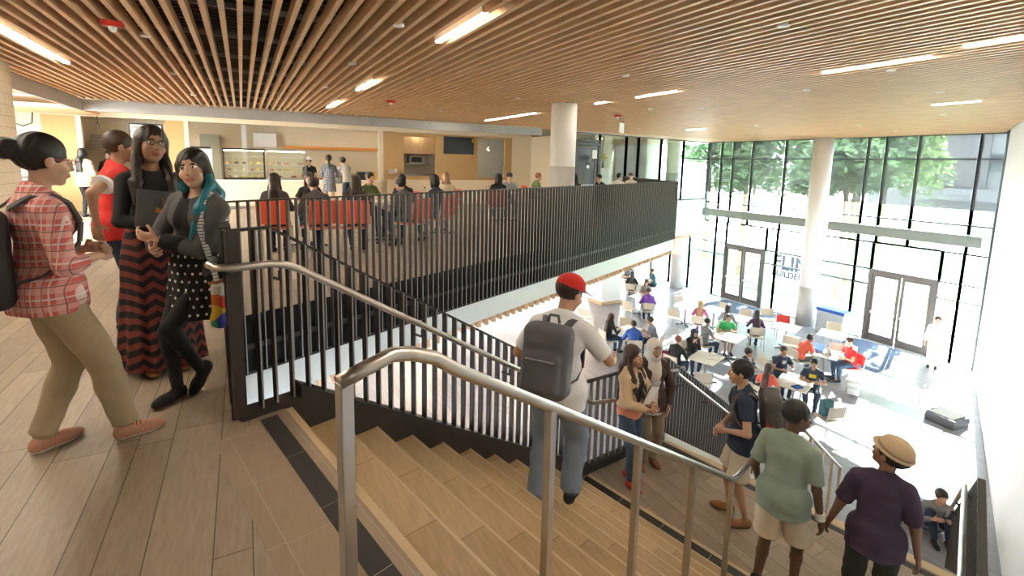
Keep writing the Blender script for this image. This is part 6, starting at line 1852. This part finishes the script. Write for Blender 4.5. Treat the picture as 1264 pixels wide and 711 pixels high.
cafe(2.75, 9.45, 2.15, 8.95, 'man in a black shirt bending his head at the cafe', 'shirt', K['black'], ('short', BLK), S3, az=225, lean=22)
cafe(2.42, 8.15, 2.15, 8.95, 'man in a grey jacket bending low over the cafe table', 'jacket', K['greyk'], ('short', BLK), S1, az=330, lean=32)
cafe(3.05, 8.55, 3.45, 9.45, 'woman with a dark bob in navy at the cafe', 'shirt', K['navy'], ('bob', BLK), S3, True, az=330, lean=10)
cafe(3.9, 10.15, 3.45, 9.45, 'woman with long blond hair at the cafe', 'shirt', K['khaki'], ('long', BLD), S3, True, az=220, lean=10)
cafe(5.35, 10.45, 5.75, 11, 'person with black hair left of the dark cap at the cafe', 'shirt', K['black'], ('bob', BLK), S1, True, az=30, lean=12)
def capd(J, H_, finish, r_, newf): cap_ex(K['black'], K['black'])(J, H_, finish, r_, newf)
cafe(6.15, 11.4, 5.75, 11, 'person in a dark cap facing us at the cafe', 'shirt', K['grey'], ('short', BLK), S3, az=200, lean=12, extras=capd)
cafe(7.5, 12.2, 8.7, 11.6, 'person with reddish hair just left of the round column', 'shirt', K['olive'], ('short', (.25, .10, .04)), S3, az=100, lean=16)
cafe(8.05, 11.1, 8.7, 11.6, 'person with dark bushy hair just right of the round column', 'shirt', K['black'], ('bob', BLK), S1, True, az=40, lean=18)
cafe(9.35, 11.6, 8.7, 11.6, 'dark-haired person bending down near the office door', 'shirt', K['black'], ('short', BLK), S1, az=260, lean=22)
cafe(10.8, 12.45, 11.3, 12.7, 'man in a white shirt, left of the two at the far cafe table', 'tee', K['white'], ('short', BLK), S2, az=60, lean=6)
cafe(11.75, 12.95, 11.3, 12.7, 'dark-haired person at the right end of the far cafe table', 'tee', K['cream'], ('short', BRN), S3, az=240, lean=6)
bt = thing('water_bottle', 'clear water bottle with a blue cap on the upper cafe table', 'bottle', (3.2, 9.5, .741))
mb = MB(); mb.lathe((0, 0, 0), [(.033, 0), (.035, .01), (.035, .14), (.015, .18), (.014, .20)], 14); mb.build('bottle_body', 'glass', bt, smooth=True)
mb = MB(); mb.lathe((0, 0, .20), [(.016, 0), (.016, .02)], 12); mb.build('bottle_cap', K['blue'], bt)
flat(2.1, 8.9, .741, 20, .3, .21, .012, 'open notebook on the cafe table between green and black shirts', 'paper', 'notebook', 'notebook')
flat(.9, 8.9, .741, 20, .3, .21, .012, 'open notebook on the leftmost cafe table', 'paper', 'notebook', 'notebook')
# people at the counter
def bag_ex(J, H_, finish, r_, newf):
    b = worn(J, 'shoulder_bag', 'grey-green shoulder bag of the woman in the plaid dress', 'bag'); f = Field((.05, -.2, .75), (.5, .25, 1.2), .014); f.rbox((.27, .0, .97), (.10, .12, .10), .05); put(J, b, 'bag_body', f, cloth('grey_green_canvas', (.16, .17, .13)))
    mb = MB(); mb.tube([(.27, .1, 1.05), (.17, .08, 1.36), (.16, -.06, 1.38), (.27, -.1, 1.05)], .012, 6); mbput(J, b, 'strap', mb, K['brown'])
person('woman in a blue plaid shirt dress with a ponytail, standing at the coffee counter', (2.12, 14.55, 0), 8, 1.58, S1, ('pony', DBR), True, hands=((-.15, .35, 1.05), (.18, .3, 1.08)), top=('shirt', plaid('blue_plaid_cotton', (.05, .06, .10), (.28, .29, .32), (.45, .45, .45), 12), 1.9, -.30), bottom=('skirt', plaid('blue_plaid_skirt', (.05, .06, .10), (.28, .29, .32), (.45, .45, .45), 12), .62, .19), shoes=('shoe', K['blk']), res=.011, extras=bag_ex)
person('man in a pale grey t-shirt and jeans leaning on the coffee counter', (2.78, 15.35, 0), 335, 1.60, S1, ('short', BLK), lean=34, head=(0, 10, 0), hands=((-.2, .55, .98), (.15, .55, .98)), top=('tee', cloth('pale_grey_jersey', (.42, .40, .36)), .7, -.08), bottom=('jeans', K['darkjean']), shoes=('shoe', K['blk']), res=.011)
def chef_ex(J, H_, finish, r_, newf):
    f = Field(J['hc'] - .2, J['hc'] + .3, .012); f.ell(H_((0, -.02, .10)), HS * np.array((.085, .095, .07)), J['Rh'], 0); finish(f, 'chef_cap', K['white'])
person('cafe worker in a white cap bending behind the counter', (1.95, 17.35, 0), 200, 1.50, S3, ('short', BRN), lean=20, hands=((-.15, .4, .95), (.15, .4, .95)), top=('tee', K['black'], .6), bottom=('trousers', K['black']), res=.014, extras=chef_ex)
# coffee counter clutter
bxt('coffee_machine', 'black espresso machine on the coffee counter', 'coffee machine', 2.55, 3.05, YK + .0, YK + .42, .84, 1.22, 'blackp', [('machine_front', 'steel', [(2.6, 3.0, YK - .01, YK, .95, 1.1)])])
bxt('orange_box', 'orange box beside the till on the counter', 'box', 3.62, 3.86, YK + .05, YK + .3, .84, 1.10, M('orange_card', (.75, .33, .03)))
bxt('till', 'black till at the right end of the counter', 'till', 3.30, 3.58, YK + .05, YK + .35, .84, 1.10, 'blackp')
bxt('sign_holder', 'small red and white card standing on the counter', 'sign', 3.05, 3.25, YK - .15, YK - .13, .84, 1.0, 'paper', [('red_strip', 'red', [(3.06, 3.24, YK - .155, YK - .15, .86, .90)])])
bxt('bread_basket', 'low tray of brown rolls on the counter', 'tray', 1.85, 2.25, YK - .1, YK + .2, .84, .90, M('rolls_brown', (.35, .15, .05)))
bxt('chrome_dispenser', 'pair of chrome dispensers on the wall beside the hatch', 'dispenser', 4.25, 4.42, YK - .08, YK - .012, 1.05, 1.20, 'steel')
# person sitting at the foot of the stairs
r_, J_ = sitter(9.75, 3.05, 12, 2, 'person in jeans and white shoes sitting low by the foot of the stairs', 'shirt', K['grey'], ('short', BLK), S1, az=230, lean=20, chair=None, seat=.015, hz=.42)
loose_bag('backpack', 'dark maroon bag on the floor by the foot of the stairs', (9.75, 3.5, ZF), 40, cloth('dark_maroon_nylon', (.06, .03, .06)))
person('pale figure in white standing near the right edge of the glass wall', (18.3, 6.35, ZF), 250, 1.6, S3, ('short', BRN), top=('shirt', K['white'], 1.9), bottom=('trousers', K['cream']), res=.016)
# handles in view: cables hanging in the left servery opening
mb = MB(); mb.tube([(-4.9, 16.3, 2.66), (-4.8, 16.3, 2.2), (-4.62, 16.3, 2.12), (-4.45, 16.3, 2.2), (-4.4, 16.3, 2.66)], .015, 6); o = mb.build('hanging_cable', 'blackp'); tag(o, 'black cable looping down at the far left of the servery', 'cable')
mb = MB(); mb.tube([(-3.2, 16.3, 2.66), (-3.2, 16.3, 2.3), (-3.16, 16.3, 2.2), (-3.2, 16.3, 2.12), (-3.24, 16.3, 2.2), (-3.2, 16.3, 2.3)], .012, 6); o = mb.build('hanging_hook', 'blackp'); tag(o, 'small black hook and loop hanging in the left kitchen opening', 'hook')
